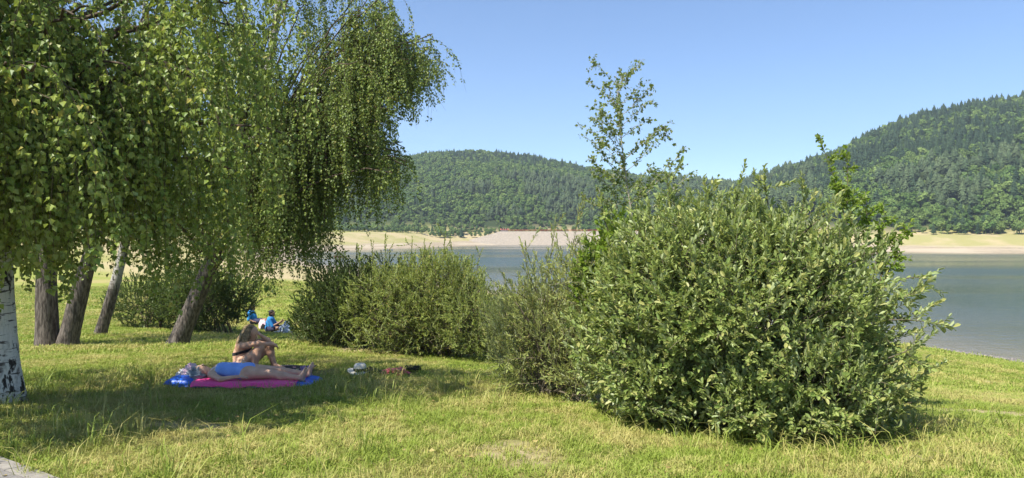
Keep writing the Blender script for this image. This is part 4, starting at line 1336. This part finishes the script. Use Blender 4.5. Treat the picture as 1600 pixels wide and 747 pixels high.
def eyes_mouth(root, c, fwd, up, sd_, s=1.0):
    for q in (-1, 1):
        p = c + fwd * .080 * s + up * .008 * s + sd_ * q * .032 * s
        B = Bag(); B.add(ico_v * .0115 * s + p, None, ico_f); V = np.concatenate(B.V)
        mesh_np('eye', V, [np.concatenate(B.T)], M_EYE, root, smooth=True)
    p = c + fwd * .094 * s - up * .062 * s
    V = ico_v * np.array([.018, .018, .006]) * s + p
    mesh_np('mouth', V, ico_f, M_LIP, root, smooth=True)

def person(label, x, y, rz=0.0, z=None, cat='person'):
    o = empty('person', (x, y, gz1(x, y) if z is None else z), label, cat)
    o.rotation_euler = (0, 0, rz)
    return o

# ---- woman sitting with drawn-up knees, facing right
LYX, LYY = -3.85, 10.0
sx, sy = (379 - 800) / FPX * 10.85, 10.85
w1 = person('woman in a black bikini sitting hunched over her drawn-up knees on the grass', sx, sy, 0, gz1(sx, sy) + .02)
b = Body()
Y = .105
b.bone((-.02, -Y * .8, .115), (-.02, Y * .8, .115), .115, .115, .05)          # pelvis
b.bone((-.02, 0, .13), (-.045, 0, .27), .125, .108, .06, ((1, 0, 0), .9))
b.bone((-.045, 0, .27), (.01, 0, .40), .112, .118, .06, ((1, 0, 0), .88))
b.bone((.01, -.06, .41), (.01, .06, .41), .10, .10, .05)
b.bone((.045, -.135, .445), (.045, .135, .445), .058, .058, .05)              # shoulder girdle
b.bone((.05, 0, .45), (.105, -.005, .525), .062, .050, .03)                     # neck
hc = np.array([.130, -.01, .605])
fw, up_, sd1, hc = face_parts(b, hc, (.93, -.12, -.30), (.28, 0, .95))
# near leg (right side of the picture's front): knee up, foot flat
for (hip, knee, ank, toe) in (((.02, -.10, .12), (.315, -.15, .415), (.235, -.17, .085), (.42, -.18, .03)), ((.02, .10, .12), (.385, .09, .40), (.445, .11, .085), (.62, .12, .03))):
    hip, knee, ank, toe = [np.array(q) for q in (hip, knee, ank, toe)]
    b.bone(hip, knee * .97 + hip * .03, .105, .062, .04)
    b.bone(knee, knee, .062, .062, .03)
    cf = knee + (ank - knee) * .35 + np.array([-.02, 0, 0])
    b.bone(knee, cf, .056, .060, .03); b.bone(cf, ank, .058, .036, .03)
    heel = ank + np.array([-.035, 0, -.052])
    b.bone(ank, heel, .036, .030, .02); b.bone(heel, toe * .8 + heel * .2, .03, .030, .02, ((0, 0, 1), .85)); b.bone(ank, toe * .75 + ank * .25, .036, .026, .03)
    for q in range(5):
        off = np.array([0, (q - 2) * .0155, 0]); l = .045 - .005 * abs(q - (0 if hip[1] > 0 else 4)) 
        b.bone(toe * .8 + heel * .2 + off, toe + off + np.array([l - .03, 0, -.004]), .013, .010, .006)
# near arm lies along the knees and wraps the far knee
sh, el, wr = np.array([.045, -.165, .435]), np.array([.30, -.205, .485]), np.array([.475, -.02, .435])
b.chain([sh, el, wr], [.050, .040, .026], .02); b.bone(sh + (el - sh) * .3, sh + (el - sh) * .5, .046, .044, .02)
b.hand(wr, (.35, .9, -.35), (-.75, .1, -.6), .55, 1)
# far arm: elbow on the far knee, hand under the chin
sh, el, wr = np.array([.045, .165, .435]), np.array([.34, .13, .475]), np.array([.262, .04, .565])
b.chain([sh, el, wr], [.050, .038, .026], .02)
b.hand(wr, (-.5, -.35, .55), (-.5, .1, -.5), .9, -1)
bd = grow('body', b, .0075, M_SKIN1, w1)
eyes_mouth(bd, hc, fw, up_, sd1)
def slab(p, n, half):
    p = np.asarray(p, float); n = unit(np.asarray(n, float))
    return lambda G: np.abs((G - p) @ n) - half
t_ = Body(); t_.b = b.b[:5]
band = slab((-.04, 0, .315), (-.25, 0, 1), .022)
grow('bikini_top', t_, .0075, M_BLACKC, w1, lambda G: np.maximum(band(G), -1), .007)
t2_ = Body(); t2_.b = b.b[:2]
grow('bikini_bottom', t2_, .0075, M_BLACKC, w1, lambda G: np.maximum(G[..., 2] - .165, .0), .006) if False else grow('bikini_bottom', t2_, .0075, M_BLACKC, w1, slab((0, 0, .10), (-.3, 0, 1), .075), .006)
hb = Body()
r = np.random.default_rng(9)
hb.bone(hc + [-.022, 0, .05], hc + [-.04, 0, -.01], .098, .095, .03)
for k in range(46):
    th = r.uniform(1.35, 4.93)                       # round the back of the head, not the face
    dv = np.array([math.cos(th), math.sin(th), 0])
    p = hc + dv * .075 + [-.01, 0, .07 + .03 * r.random()]
    q1_ = hc + dv * (.115 + .02 * r.random()) + [-.02, 0, -.02]
    q2_ = hc + dv * (.125 + .04 * r.random()) + [-.04, 0, -.075 - .06 * r.random()]
    q3_ = q2_ + dv * .02 * r.normal() + [.02 * r.normal(), 0, -.045]
    for a_, c_, r0, r1 in ((p, q1_, .022, .02), (q1_, q2_, .02, .016), (q2_, q3_, .015, .006)):
        hb.bone(a_, c_, r0, r1, .010)
grow('hair', hb, .0085, M_HAIRB, w1)

# ---- woman lying on her back, feet to the right
lx, ly = -3.75, 10.0
lz = gz1(lx, ly)
MATT = .055
tilt = 0.0
w2 = person('woman in a light blue swimsuit lying on her back on a pink towel', lx, ly, -.03, lz + MATT + .025)
w2.scale = (1, 1, .88)
b = Body()
# x along the body: head at -.8, feet at +.87
b.bone((-.02, -.07, .115), (-.02, .07, .115), .112, .112, .05)
b.bone((-.03, 0, .125), (-.22, 0, .125), .128, .122, .06, ((0, 0, 1), .92))
b.bone((-.22, 0, .13), (-.40, 0, .13), .120, .125, .06, ((0, 0, 1), .9))
b.bone((-.36, -.075, .165), (-.36, .075, .165), .070, .070, .05)
b.bone((-.47, -.135, .10), (-.47, .135, .10), .060, .060, .05)
b.bone((-.46, 0, .11), (-.585, 0, .105), .062, .052, .03)
hc2 = np.array([-.69, 0, .115])
fw2, up2, sd2, hc2 = face_parts(b, hc2, (.05, -.12, 1), (-1, 0, .05))
for q in (-1, 1):
    hip, knee, ank = np.array([.02, q * .09, .11]), np.array([.40, q * .115, .105]), np.array([.78, q * .12, .06])
    if q < 0:
        ank = np.array([.79, -.15, .058])
    b.bone(hip, knee, .108, .064, .04)
    cf = knee + (ank - knee) * .32 + np.array([0, 0, -.012])
    b.bone(knee, cf, .058, .062, .03); b.bone(cf, ank, .060, .036, .03)
    heel = ank + np.array([.035, 0, -.018]); toe = ank + np.array([.105, q * .03, .175])
    b.bone(ank, heel, .036, .032, .02); b.bone(heel, heel + (toe - heel) * .72, .032, .030, .02); b.bone(ank, heel + (toe - heel) * .7, .034, .026, .03)
    for k in range(5):
        off = np.array([-.006 * abs(k - 2), (k - 2) * .015, 0])
        b.bone(heel + (toe - heel) * .72 + off, heel + (toe - heel) * (1.02 - .03 * k) + off, .012, .0105, .005)
sh, el, wr = np.array([-.46, -.175, .10]), np.array([-.27, -.285, .055]), np.array([-.07, -.225, .085])
b.chain([sh, el, wr], [.052, .042, .027], .02); b.hand(wr, (.95, .25, -.05), (0, .4, -1), .35, 1)
sh, el, wr = np.array([-.46, .175, .10]), np.array([-.26, .27, .09]), np.array([-.12, .10, .245])
b.chain([sh, el, wr], [.052, .042, .027], .02); b.hand(wr, (.55, -.75, .1), (-.1, -.2, -1), .4, 1)
bd = grow('body', b, .0075, M_SKIN2, w2)
eyes_mouth(bd, hc2, fw2, up2, sd2)
su = Body(); su.b = b.b[:4]
def suit_cut(G):
    # leg line rises to the sides, scooped neckline
    leg = (G[..., 0] - .075) + np.abs(G[..., 1]) * .42 - .02
    neck = -.43 - G[..., 0] + np.abs(G[..., 1]) * .0
    return np.maximum(leg, neck)
suit = grow('swimsuit', su, .0075, M_SUIT, w2, suit_cut, .008)
tr = Body(); tr.b = b.b[:4]
grow('swimsuit_trim', tr, .0075, M_TRIM, suit, slab((-.425, 0, .13), (1, 0, 0), .010), .011)
for q in (-1, 1):
    V, Q, T = tube(bez((-.42, q * .085, .205), (-.47, q * .09, .20), (-.50, q * .10, .17), (-.51, q * .10, .12), 8), .008, 6)
    B = Bag(); B.add(V, Q, T); mesh_np('strap', np.concatenate(B.V), [np.concatenate(B.Q), np.concatenate(B.T)], M_TRIM, suit, smooth=True)

# ---- things around the sunbathers
def to_ground(name, label, cat, x, y, rz=0, dz=0.0):
    o = empty(name, (x, y, gz1(x, y) + dz), label, cat); o.rotation_euler = (0, 0, rz)
    return o
def sheet(name, fx, fy, w, l, n, m, thick, height, mat, parent=None):
    """a cloth or mat: grid over w x l with height field, closed by a skirt"""
    u, v = np.meshgrid(np.linspace(-1, 1, n), np.linspace(-1, 1, m), indexing='ij')
    X, Yy = fx(u, v), fy(u, v)
    Z = height(X, Yy, u, v)
    top = np.stack([X, Yy, Z + thick], -1).reshape(-1, 3); bot = np.stack([X, Yy, Z], -1).reshape(-1, 3)
    i = np.arange(n - 1)[:, None] * m; j = np.arange(m - 1)[None]
    Q = np.stack([i + j, i + m + j, i + m + j + 1, i + j + 1], -1).reshape(-1, 4)
    N = n * m
    rim = np.concatenate([np.arange(m - 1), np.arange(n - 1) * m + m - 1, (n - 1) * m + np.arange(m - 1, 0, -1), np.arange(n - 1, 0, -1) * m])
    r2 = np.roll(rim, -1)
    S_ = np.stack([rim, r2, r2 + N, rim + N], -1)
    return mesh_np(name, np.vstack([top, bot]), [Q, Q[:, ::-1] + N, S_], mat, parent, smooth=True)

mat_o = to_ground('air_mattress', 'shiny blue air mattress under the lying woman', 'air mattress', lx - .02, ly, -.03, .03)
def rrect(a, bb, p=6):
    def f(u, v):
        k = (np.abs(u) ** p + np.abs(v) ** p) ** (1 / p) / np.maximum(np.maximum(np.abs(u), np.abs(v)), 1e-6)
        return u / np.maximum(k, 1e-6), v / np.maximum(k, 1e-6)
    return (lambda u, v: f(u, v)[0] * a), (lambda u, v: f(u, v)[1] * bb)
fx, fy = rrect(1.02, .36)
ribs = lambda X, Yy, u, v: .0 * X
def mat_top(X, Yy, u, v):
    e = np.maximum(np.abs(u), np.abs(v))
    return .042 * np.sqrt(np.clip(1 - e ** 10, 0, 1)) * (1 + .14 * np.abs(np.sin(Yy / .36 * 7.5))) + .0 * X
sheet('mattress', fx, fy, 1, 1, 60, 36, .006, mat_top, M_MAT, mat_o)
# pillow end
pl = sheet('pillow', lambda u, v: -.85 + .19 * u, lambda u, v: .35 * v, 1, 1, 20, 30, .004, lambda X, Yy, u, v: .035 + .075 * np.sqrt(np.clip((1 - u ** 4) * (1 - v ** 6), 0, 1)) * (1 + .06 * np.sin(v * 12)), M_MAT, mat_o)
tw_o = to_ground('beach_towel', 'hot pink towel spread over the blue air mattress', 'towel', lx + .06, ly - .03, -.03, .03)
r = np.random.default_rng(4)
def towel_h(X, Yy, u, v):
    z = np.where(Yy > -.345, .055, .055 - np.clip((-.345 - Yy) / .075, 0, 1) * .042)
    wr_ = fbm(np.stack([X * 5, Yy * 7, X * 0], -1), 3) - .5
    return z + .022 * wr_ * (1 + 1.2 * (Yy < -.3))
sheet('cloth', lambda u, v: .73 * u + .02 * np.sin(v * 5), lambda u, v: -.05 + .36 * v + .018 * np.sin(u * 9) * (v < -.6), 1, 1, 90, 40, .006, towel_h, M_TOWEL, tw_o)

def crumple(name, label, cat, x, y, z, rx, ry, rz_, mat, seed, amp=.45, fr=4.0, parts=()):
    """a heap of soft cloth with folds"""
    o = empty(name, (x, y, z), label, cat)
    n, m_ = 34, 20
    th = np.linspace(0, 2 * math.pi, n, endpoint=False); ph_ = np.linspace(0, math.pi / 2, m_)
    T_, P_ = np.meshgrid(th, ph_, indexing='ij')
    d = np.stack([np.cos(T_) * np.cos(P_), np.sin(T_) * np.cos(P_), np.sin(P_)], -1)
    q = 1 + amp * (2 * np.abs(fbm(d * fr + seed, 3) - .5) * 2 - .5)
    V = d * q[..., None] * np.array([rx, ry, rz_])
    V = V.reshape(-1, 3)
    i = np.arange(n)[:, None]; j = np.arange(m_ - 1)[None]
    Q = np.stack([i * m_ + j, ((i + 1) % n) * m_ + j, ((i + 1) % n) * m_ + j + 1, i * m_ + j + 1], -1).reshape(-1, 4)
    mesh_np('cloth', V, Q, mat, o, smooth=True)
    return o
def mat2w(px, py):
    return lx + px * math.cos(-.03) - py * math.sin(-.03), ly + px * math.sin(-.03) + py * math.cos(-.03)
# scarf over the head of the lying woman
sx2, sy2 = mat2w(-.745, -.02)
crumple('scarf', 'grey scarf wrapped over the head of the lying woman', 'scarf', sx2, sy2, lz + .09, .155, .17, .15, M_GREYC, 3, .35, 3.2)
hx, hy = mat2w(-.86, .04)
crumple('sun_hat', 'pale pink crumpled cloth hat behind the head of the lying woman', 'hat', hx, hy, lz + .13, .115, .13, .15, M_PINKC, 8, .3, 2.4)
hx, hy = mat2w(-.98, .08)
crumple('cloth_bundle', 'cream crumpled bundle at the head end of the blue mattress', 'cloth', hx, hy, lz + .09, .11, .12, .10, M_WHITEC, 12, .4, 3.0)

# patterned blanket under the sitting woman
m, nt, bs, out = new_mat('black flowered blanket')
vo = node(nt, 'ShaderNodeTexVoronoi', i_Scale=9.0); nt.links.new(node(nt, 'ShaderNodeTexCoord').outputs['Object'], vo.inputs['Vector'])
nt.links.new(mixc(nt, ramp(nt, vo.outputs['Distance'], .22, .30), mixc(nt, .6, vo.outputs['Color'], (.75, .35, .45)), (.018, .016, .022)), bs.inputs['Base Color'])
bs.inputs['Roughness'].default_value = .9
M_FLOWER = m
bl = to_ground('picnic_blanket', 'black flowered blanket under the feet of the sitting woman', 'blanket', sx + .42, sy + .02, 0, .025)
sheet('cloth', lambda u, v: .60 * u, lambda u, v: .42 * v + .02 * np.sin(u * 6), 1, 1, 50, 34, .006, lambda X, Yy, u, v: .03 * (fbm(np.stack([X * 5, Yy * 6, X * 0 + 4], -1), 3)), M_FLOWER, bl)
p_ = at(476, 582, 10.55)
crumple('cloth_bundle', 'small mauve and white bundle by the feet of the lying woman', 'cloth', p_[0], p_[1], gz1(p_[0], p_[1]) + .02, .10, .09, .13, plain('mauve patterned cloth', (.62, .42, .55), (.20, .12, .24), scale=28, rough=.9), 15, .4, 3.5)

# straw hat with black band, on a black cloth
m_straw = plain('pale straw', (.72, .68, .58), (.60, .56, .47), rough=.9, scale=40, bstr=.5, bscale=90, bdist=.003)
p_ = at(562, 584, 10.7); hx, hy = p_[0], p_[1]
h_o = to_ground('straw_hat', 'white straw hat with black band lying on the grass', 'hat', hx, hy, 0.3, .03)
def lathe(prof, sides=36, wobz=0):
    prof = np.array(prof); th = np.linspace(0, 2 * math.pi, sides, endpoint=False)
    V = np.stack([prof[:, 0][:, None] * np.cos(th), prof[:, 0][:, None] * np.sin(th) * 1.1, prof[:, 1][:, None] + wobz * prof[:, 0][:, None] * np.cos(2 * th + 1)], -1).reshape(-1, 3)
    n = len(prof); i = np.arange(n - 1)[:, None] * sides; j = np.arange(sides)[None]; k = (j + 1) % sides
    return V, np.stack([i + j, i + k, i + sides + k, i + sides + j], -1).reshape(-1, 4)
V, F = lathe([(.0, .128), (.04, .130), (.075, .122), (.092, .095), (.098, .03), (.10, .02)])
hat_c = mesh_np('crown', V, F, m_straw, h_o, smooth=True)
V, F = lathe([(.10, .022), (.15, .012), (.19, .018), (.192, .012), (.15, .004), (.10, .012)], wobz=.12)
mesh_np('brim', V, F, m_straw, h_o, smooth=True)
V, F = lathe([(.1005, .02), (.1015, .058), (.099, .060)])
mesh_np('hat_band', V, F, M_BLACKC, hat_c, smooth=True)
p_ = at(580, 583, 10.65)
crumple('folded_cloth', 'black folded cloth beside the straw hat', 'cloth', p_[0], p_[1], gz1(p_[0], p_[1]) + .02, .17, .10, .07, M_BLACKC, 21, .4, 3)
m_coral = plain('pink coral fabric', (.82, .13, .30), (.80, .20, .14), rough=.85, scale=5)
p_ = at(617, 587, 10.55)
crumple('pink_cloth', 'bright pink garment dropped on the grass right of the straw hat', 'clothing', p_[0], p_[1], gz1(p_[0], p_[1]) + .02, .20, .15, .075, m_coral, 27, .5, 2.6)
# pair of dark sandals
def sandal(x, y, rz, label):
    o = to_ground('sandal', label, 'sandal', x, y, rz, .03)
    B = Bag(); n = 14
    t = np.linspace(0, 1, n); w = .030 + .016 * np.sin(t * math.pi) + .01 * t
    V = []
    for q, w_ in zip(t, w * np.sqrt(np.clip(1 - (2 * t - 1) ** 8, .02, 1))):
        zz = .012 + .03 * (1 - q) ** 2
        V += [(q * .25 - .12, -w_, zz - .012), (q * .25 - .12, w_, zz - .012), (q * .25 - .12, w_, zz + .012), (q * .25 - .12, -w_, zz + .012)]
    F = [(i * 4 + j, i * 4 + (j + 1) % 4, i * 4 + 4 + (j + 1) % 4, i * 4 + 4 + j) for i in range(n - 1) for j in range(4)] + [(0, 1, 2, 3), (n * 4 - 1, n * 4 - 2, n * 4 - 3, n * 4 - 4)]
    mesh_np('sole', np.array(V), np.array(F), M_DARK, o, smooth=False)
    for xx, hh in ((.05, .055), (-.02, .06), (-.10, .09)):
        V, Q, T = tube(bez((xx, -.042, .02), (xx, -.045, hh + .02), (xx, .045, hh + .02), (xx, .042, .02), 10), .010, 5)
        mesh_np('strap', V, [Q, T], M_DARK, o, smooth=True)
p_ = at(640, 578, 10.9); sandal(p_[0], p_[1], 1.2, 'dark strappy sandal lying right of the pink garment, the left of the pair')
p_ = at(650, 578, 10.85); sandal(p_[0], p_[1], 2.0, 'dark strappy sandal lying right of the pink garment, the right of the pair')

# ---- litter under the birches
r = np.random.default_rng(66)
n = 1300
lxx = np.concatenate([r.normal(-4.2, 2.6, n // 2), r.normal(-1, 4.5, n - n // 2)]); lyy = np.concatenate([r.normal(9.5, 2.4, n // 2), r.uniform(4.6, 14, n - n // 2)])
P_ = np.stack([lxx, lyy, ground_z(lxx, lyy) + .03 + .02 * r.random(n)], -1)
az = r.random(n) * 6.28
V, Q = leaf_mesh(P_, np.stack([np.cos(az), np.sin(az), .15 * r.normal(size=n)], -1), np.stack([.3 * r.normal(size=n), .3 * r.normal(size=n), np.ones(n)], -1), .03 + .02 * r.random(n), .022 + .018 * r.random(n))
M_LITTER = leaf_mat('dry fallen leaves', (.22, .15, .05), (.38, .31, .11), (.28, .22, .10), .1, .7)
tag(mesh_np('fallen_leaves', V, Q, M_LITTER), 'dry yellow leaves scattered on the lawn under the birches', None, None, 'stuff')

# ---- couple in blue behind, between the trees and the shaded shrub
def far_sitter(label, u, v, d, lean, legs, phone):
    g = at(u, v, d)
    o = person(label, g[0], g[1], 0)
    b = Body()
    L = lean
    b.bone((0, -.08, .11), (0, .08, .11), .115, .115, .05)
    top = np.array([L, 0, .46])
    b.bone((0, 0, .13), top * .55 + [0, 0, .06], .13, .135, .06)
    b.bone(top * .55 + [0, 0, .06], top, .135, .12, .06)
    b.bone(top + [0, -.15, .01], top + [0, .15, .01], .068, .068, .05)
    nk = top + [.02, 0, .11]
    b.bone(top, nk, .06, .052, .03)
    nt_ = len(b.b)
    hc = nk + [.03, 0, .10]
    fwd, up, sd_, hc = face_parts(b, hc, (.97, 0, -.25), (.2, 0, 1))
    arms0 = len(b.b)
    for q in (-1, 1):
        sh = top + [0, q * .18, 0]
        if phone:
            el = sh + [.13, q * .03, -.22]; wr = el + [.23, -q * .10, .13]
            b.chain([sh, el], [.056, .044], .02); b.chain([el, wr], [.042, .028], .02)
            b.hand(wr, (.8, -q * .2, .5), (-.3, -q, .2), .6, q)
        else:
            el = sh + [-.02, q * .08, -.24]; wr = el + [.16, -q * .02, -.06]
            b.chain([sh, el], [.054, .042], .02); b.chain([el, wr], [.042, .028], .02)
            b.hand(wr, (.9, 0, -.2), (0, 0, -1), .4, q)
    leg0 = len(b.b)
    for q in (-1, 1):
        if legs == 'crossed':
            knee = np.array([.40, q * .24, .17]); ank = np.array([.34, -q * .10, .07])
        else:
            knee = np.array([.42, q * .12, .16]); ank = np.array([.78, q * .14, .07])
        b.bone((.02, q * .09, .11), knee, .10, .066, .04)
        b.bone(knee, ank, .06, .04, .03)
        b.bone(ank, ank + [.13, q * .01, -.02], .04, .032, .02)
    bd = grow('body', b, .012, M_SKIN3, o)
    sh_ = Body(); sh_.b = b.b[:5] + [bb for bb in b.b[arms0:leg0] if bb[2] > .05]
    grow('t_shirt', sh_, .012, M_BLUESH, o, lambda G: np.maximum(.11 - G[..., 2], G[..., 2] - .57), .016)
    sr = Body(); sr.b = b.b[:2] + [bb for bb in b.b[leg0:] if bb[2] > .09]
    grow('shorts', sr, .012, M_NAVY, o, lambda G: np.maximum(G[..., 0] - .30, G[..., 2] - .24), .015)
    hb = Body()
    hb.bone(hc + [-.015, 0, .055], hc + [-.04, 0, -.01], .098, .092, .03)
    if phone:
        hb.bone(hc + [-.08, 0, .07], hc + [-.10, 0, .08], .05, .045, .02)
    else:
        hb.bone(hc + [-.06, 0, 0], top + [-.12, 0, .0], .08, .06, .03); hb.bone(top + [-.12, 0, .0], top + [-.17, 0, -.16], .06, .035, .03)
    grow('hair', hb, .012, M_HAIRD, o)
    eyes_mouth(bd, hc, fwd, up, sd_)
    return o, hc
fs, hc = far_sitter('dark haired person in a blue t-shirt sitting cross-legged with a phone beside the shaded shrub', 420, 519, 26.0, .06, 'crossed', True)
ph_o = empty('phone', (fs.location[0] + .47, 26.0 - .02, fs.location[2] + .41), 'dark phone held up by the person in the blue t-shirt', 'phone')
V, F = box(-.006, .006, -.04, .04, -.075, .075)
mesh_np('case', V, F, M_DARK, ph_o); V, F = box(-.0085, -.006, -.036, .036, -.07, .07); mesh_np('screen', V, F, M_GLASS, ph_o)
ph_o.rotation_euler = (0, .5, 0)
far_sitter('long haired person in blue leaning back on the grass behind the phone user', 396, 513, 28.0, -.10, 'straight', False)
def blob_at(name, label, cat, u, v, d, rx, ry, rz_, mat, seed):
    p = at(u, v, d)
    return crumple(name, label, cat, p[0], p[1], gz1(p[0], p[1]), rx, ry, rz_, mat, seed, .25, 2.2)
blob_at('beach_bag', 'pale pink beach bag between the two people in blue', 'bag', 411, 514, 27.0, .18, .15, .32, M_PINKC, 31)
blob_at('cloth_bundle', 'black bundle leaning on the pale pink beach bag', 'cloth', 411, 516, 26.6, .12, .08, .22, M_BLACKC, 32)
m_stripe, nt, bs, out = new_mat('blue and white striped fabric')
wv = node(nt, 'ShaderNodeTexWave', i_Scale=9.0, i_Distortion=1.5); nt.links.new(node(nt, 'ShaderNodeTexCoord').outputs['Object'], wv.inputs['Vector'])
nt.links.new(mixc(nt, ramp(nt, wv.outputs['Fac'], .4, .6), (.60, .64, .70), (.20, .30, .48)), bs.inputs['Base Color']); bs.inputs['Roughness'].default_value = .85
blob_at('beach_bag', 'blue and white bag at the left edge of the shaded shrub', 'bag', 446, 517, 25.4, .24, .2, .42, m_stripe, 33)
blob_at('white_cloth', 'white cloth on the grass in front of the phone user', 'cloth', 437, 520, 25.6, .30, .18, .08, M_WHITEC, 34)
# ------------------------------------------------------------------ summer haze
hm = bpy.data.materials.new('summer haze'); hm.use_nodes = True
nt = hm.node_tree
for n_ in list(nt.nodes):
    if n_.type != 'OUTPUT_MATERIAL':
        nt.nodes.remove(n_)
pv = node(nt, 'ShaderNodeVolumePrincipled')
pv.inputs['Color'].default_value = (.80, .90, 1.0, 1)
pv.inputs['Density'].default_value = 0.00027
pv.inputs['Anisotropy'].default_value = 0.25
nt.links.new(pv.outputs[0], [n_ for n_ in nt.nodes if n_.type == 'OUTPUT_MATERIAL'][0].inputs['Volume'])
zlo, zhi = float(GZ.min()) - 1, float(GZ.max()) + 22
V, F = box(-1310, 1310, -910, 1710, zlo, zhi)
tag(mesh_np('haze', V, F, hm), 'thin blue summer haze over the lake and hills', None, None, 'stuff')
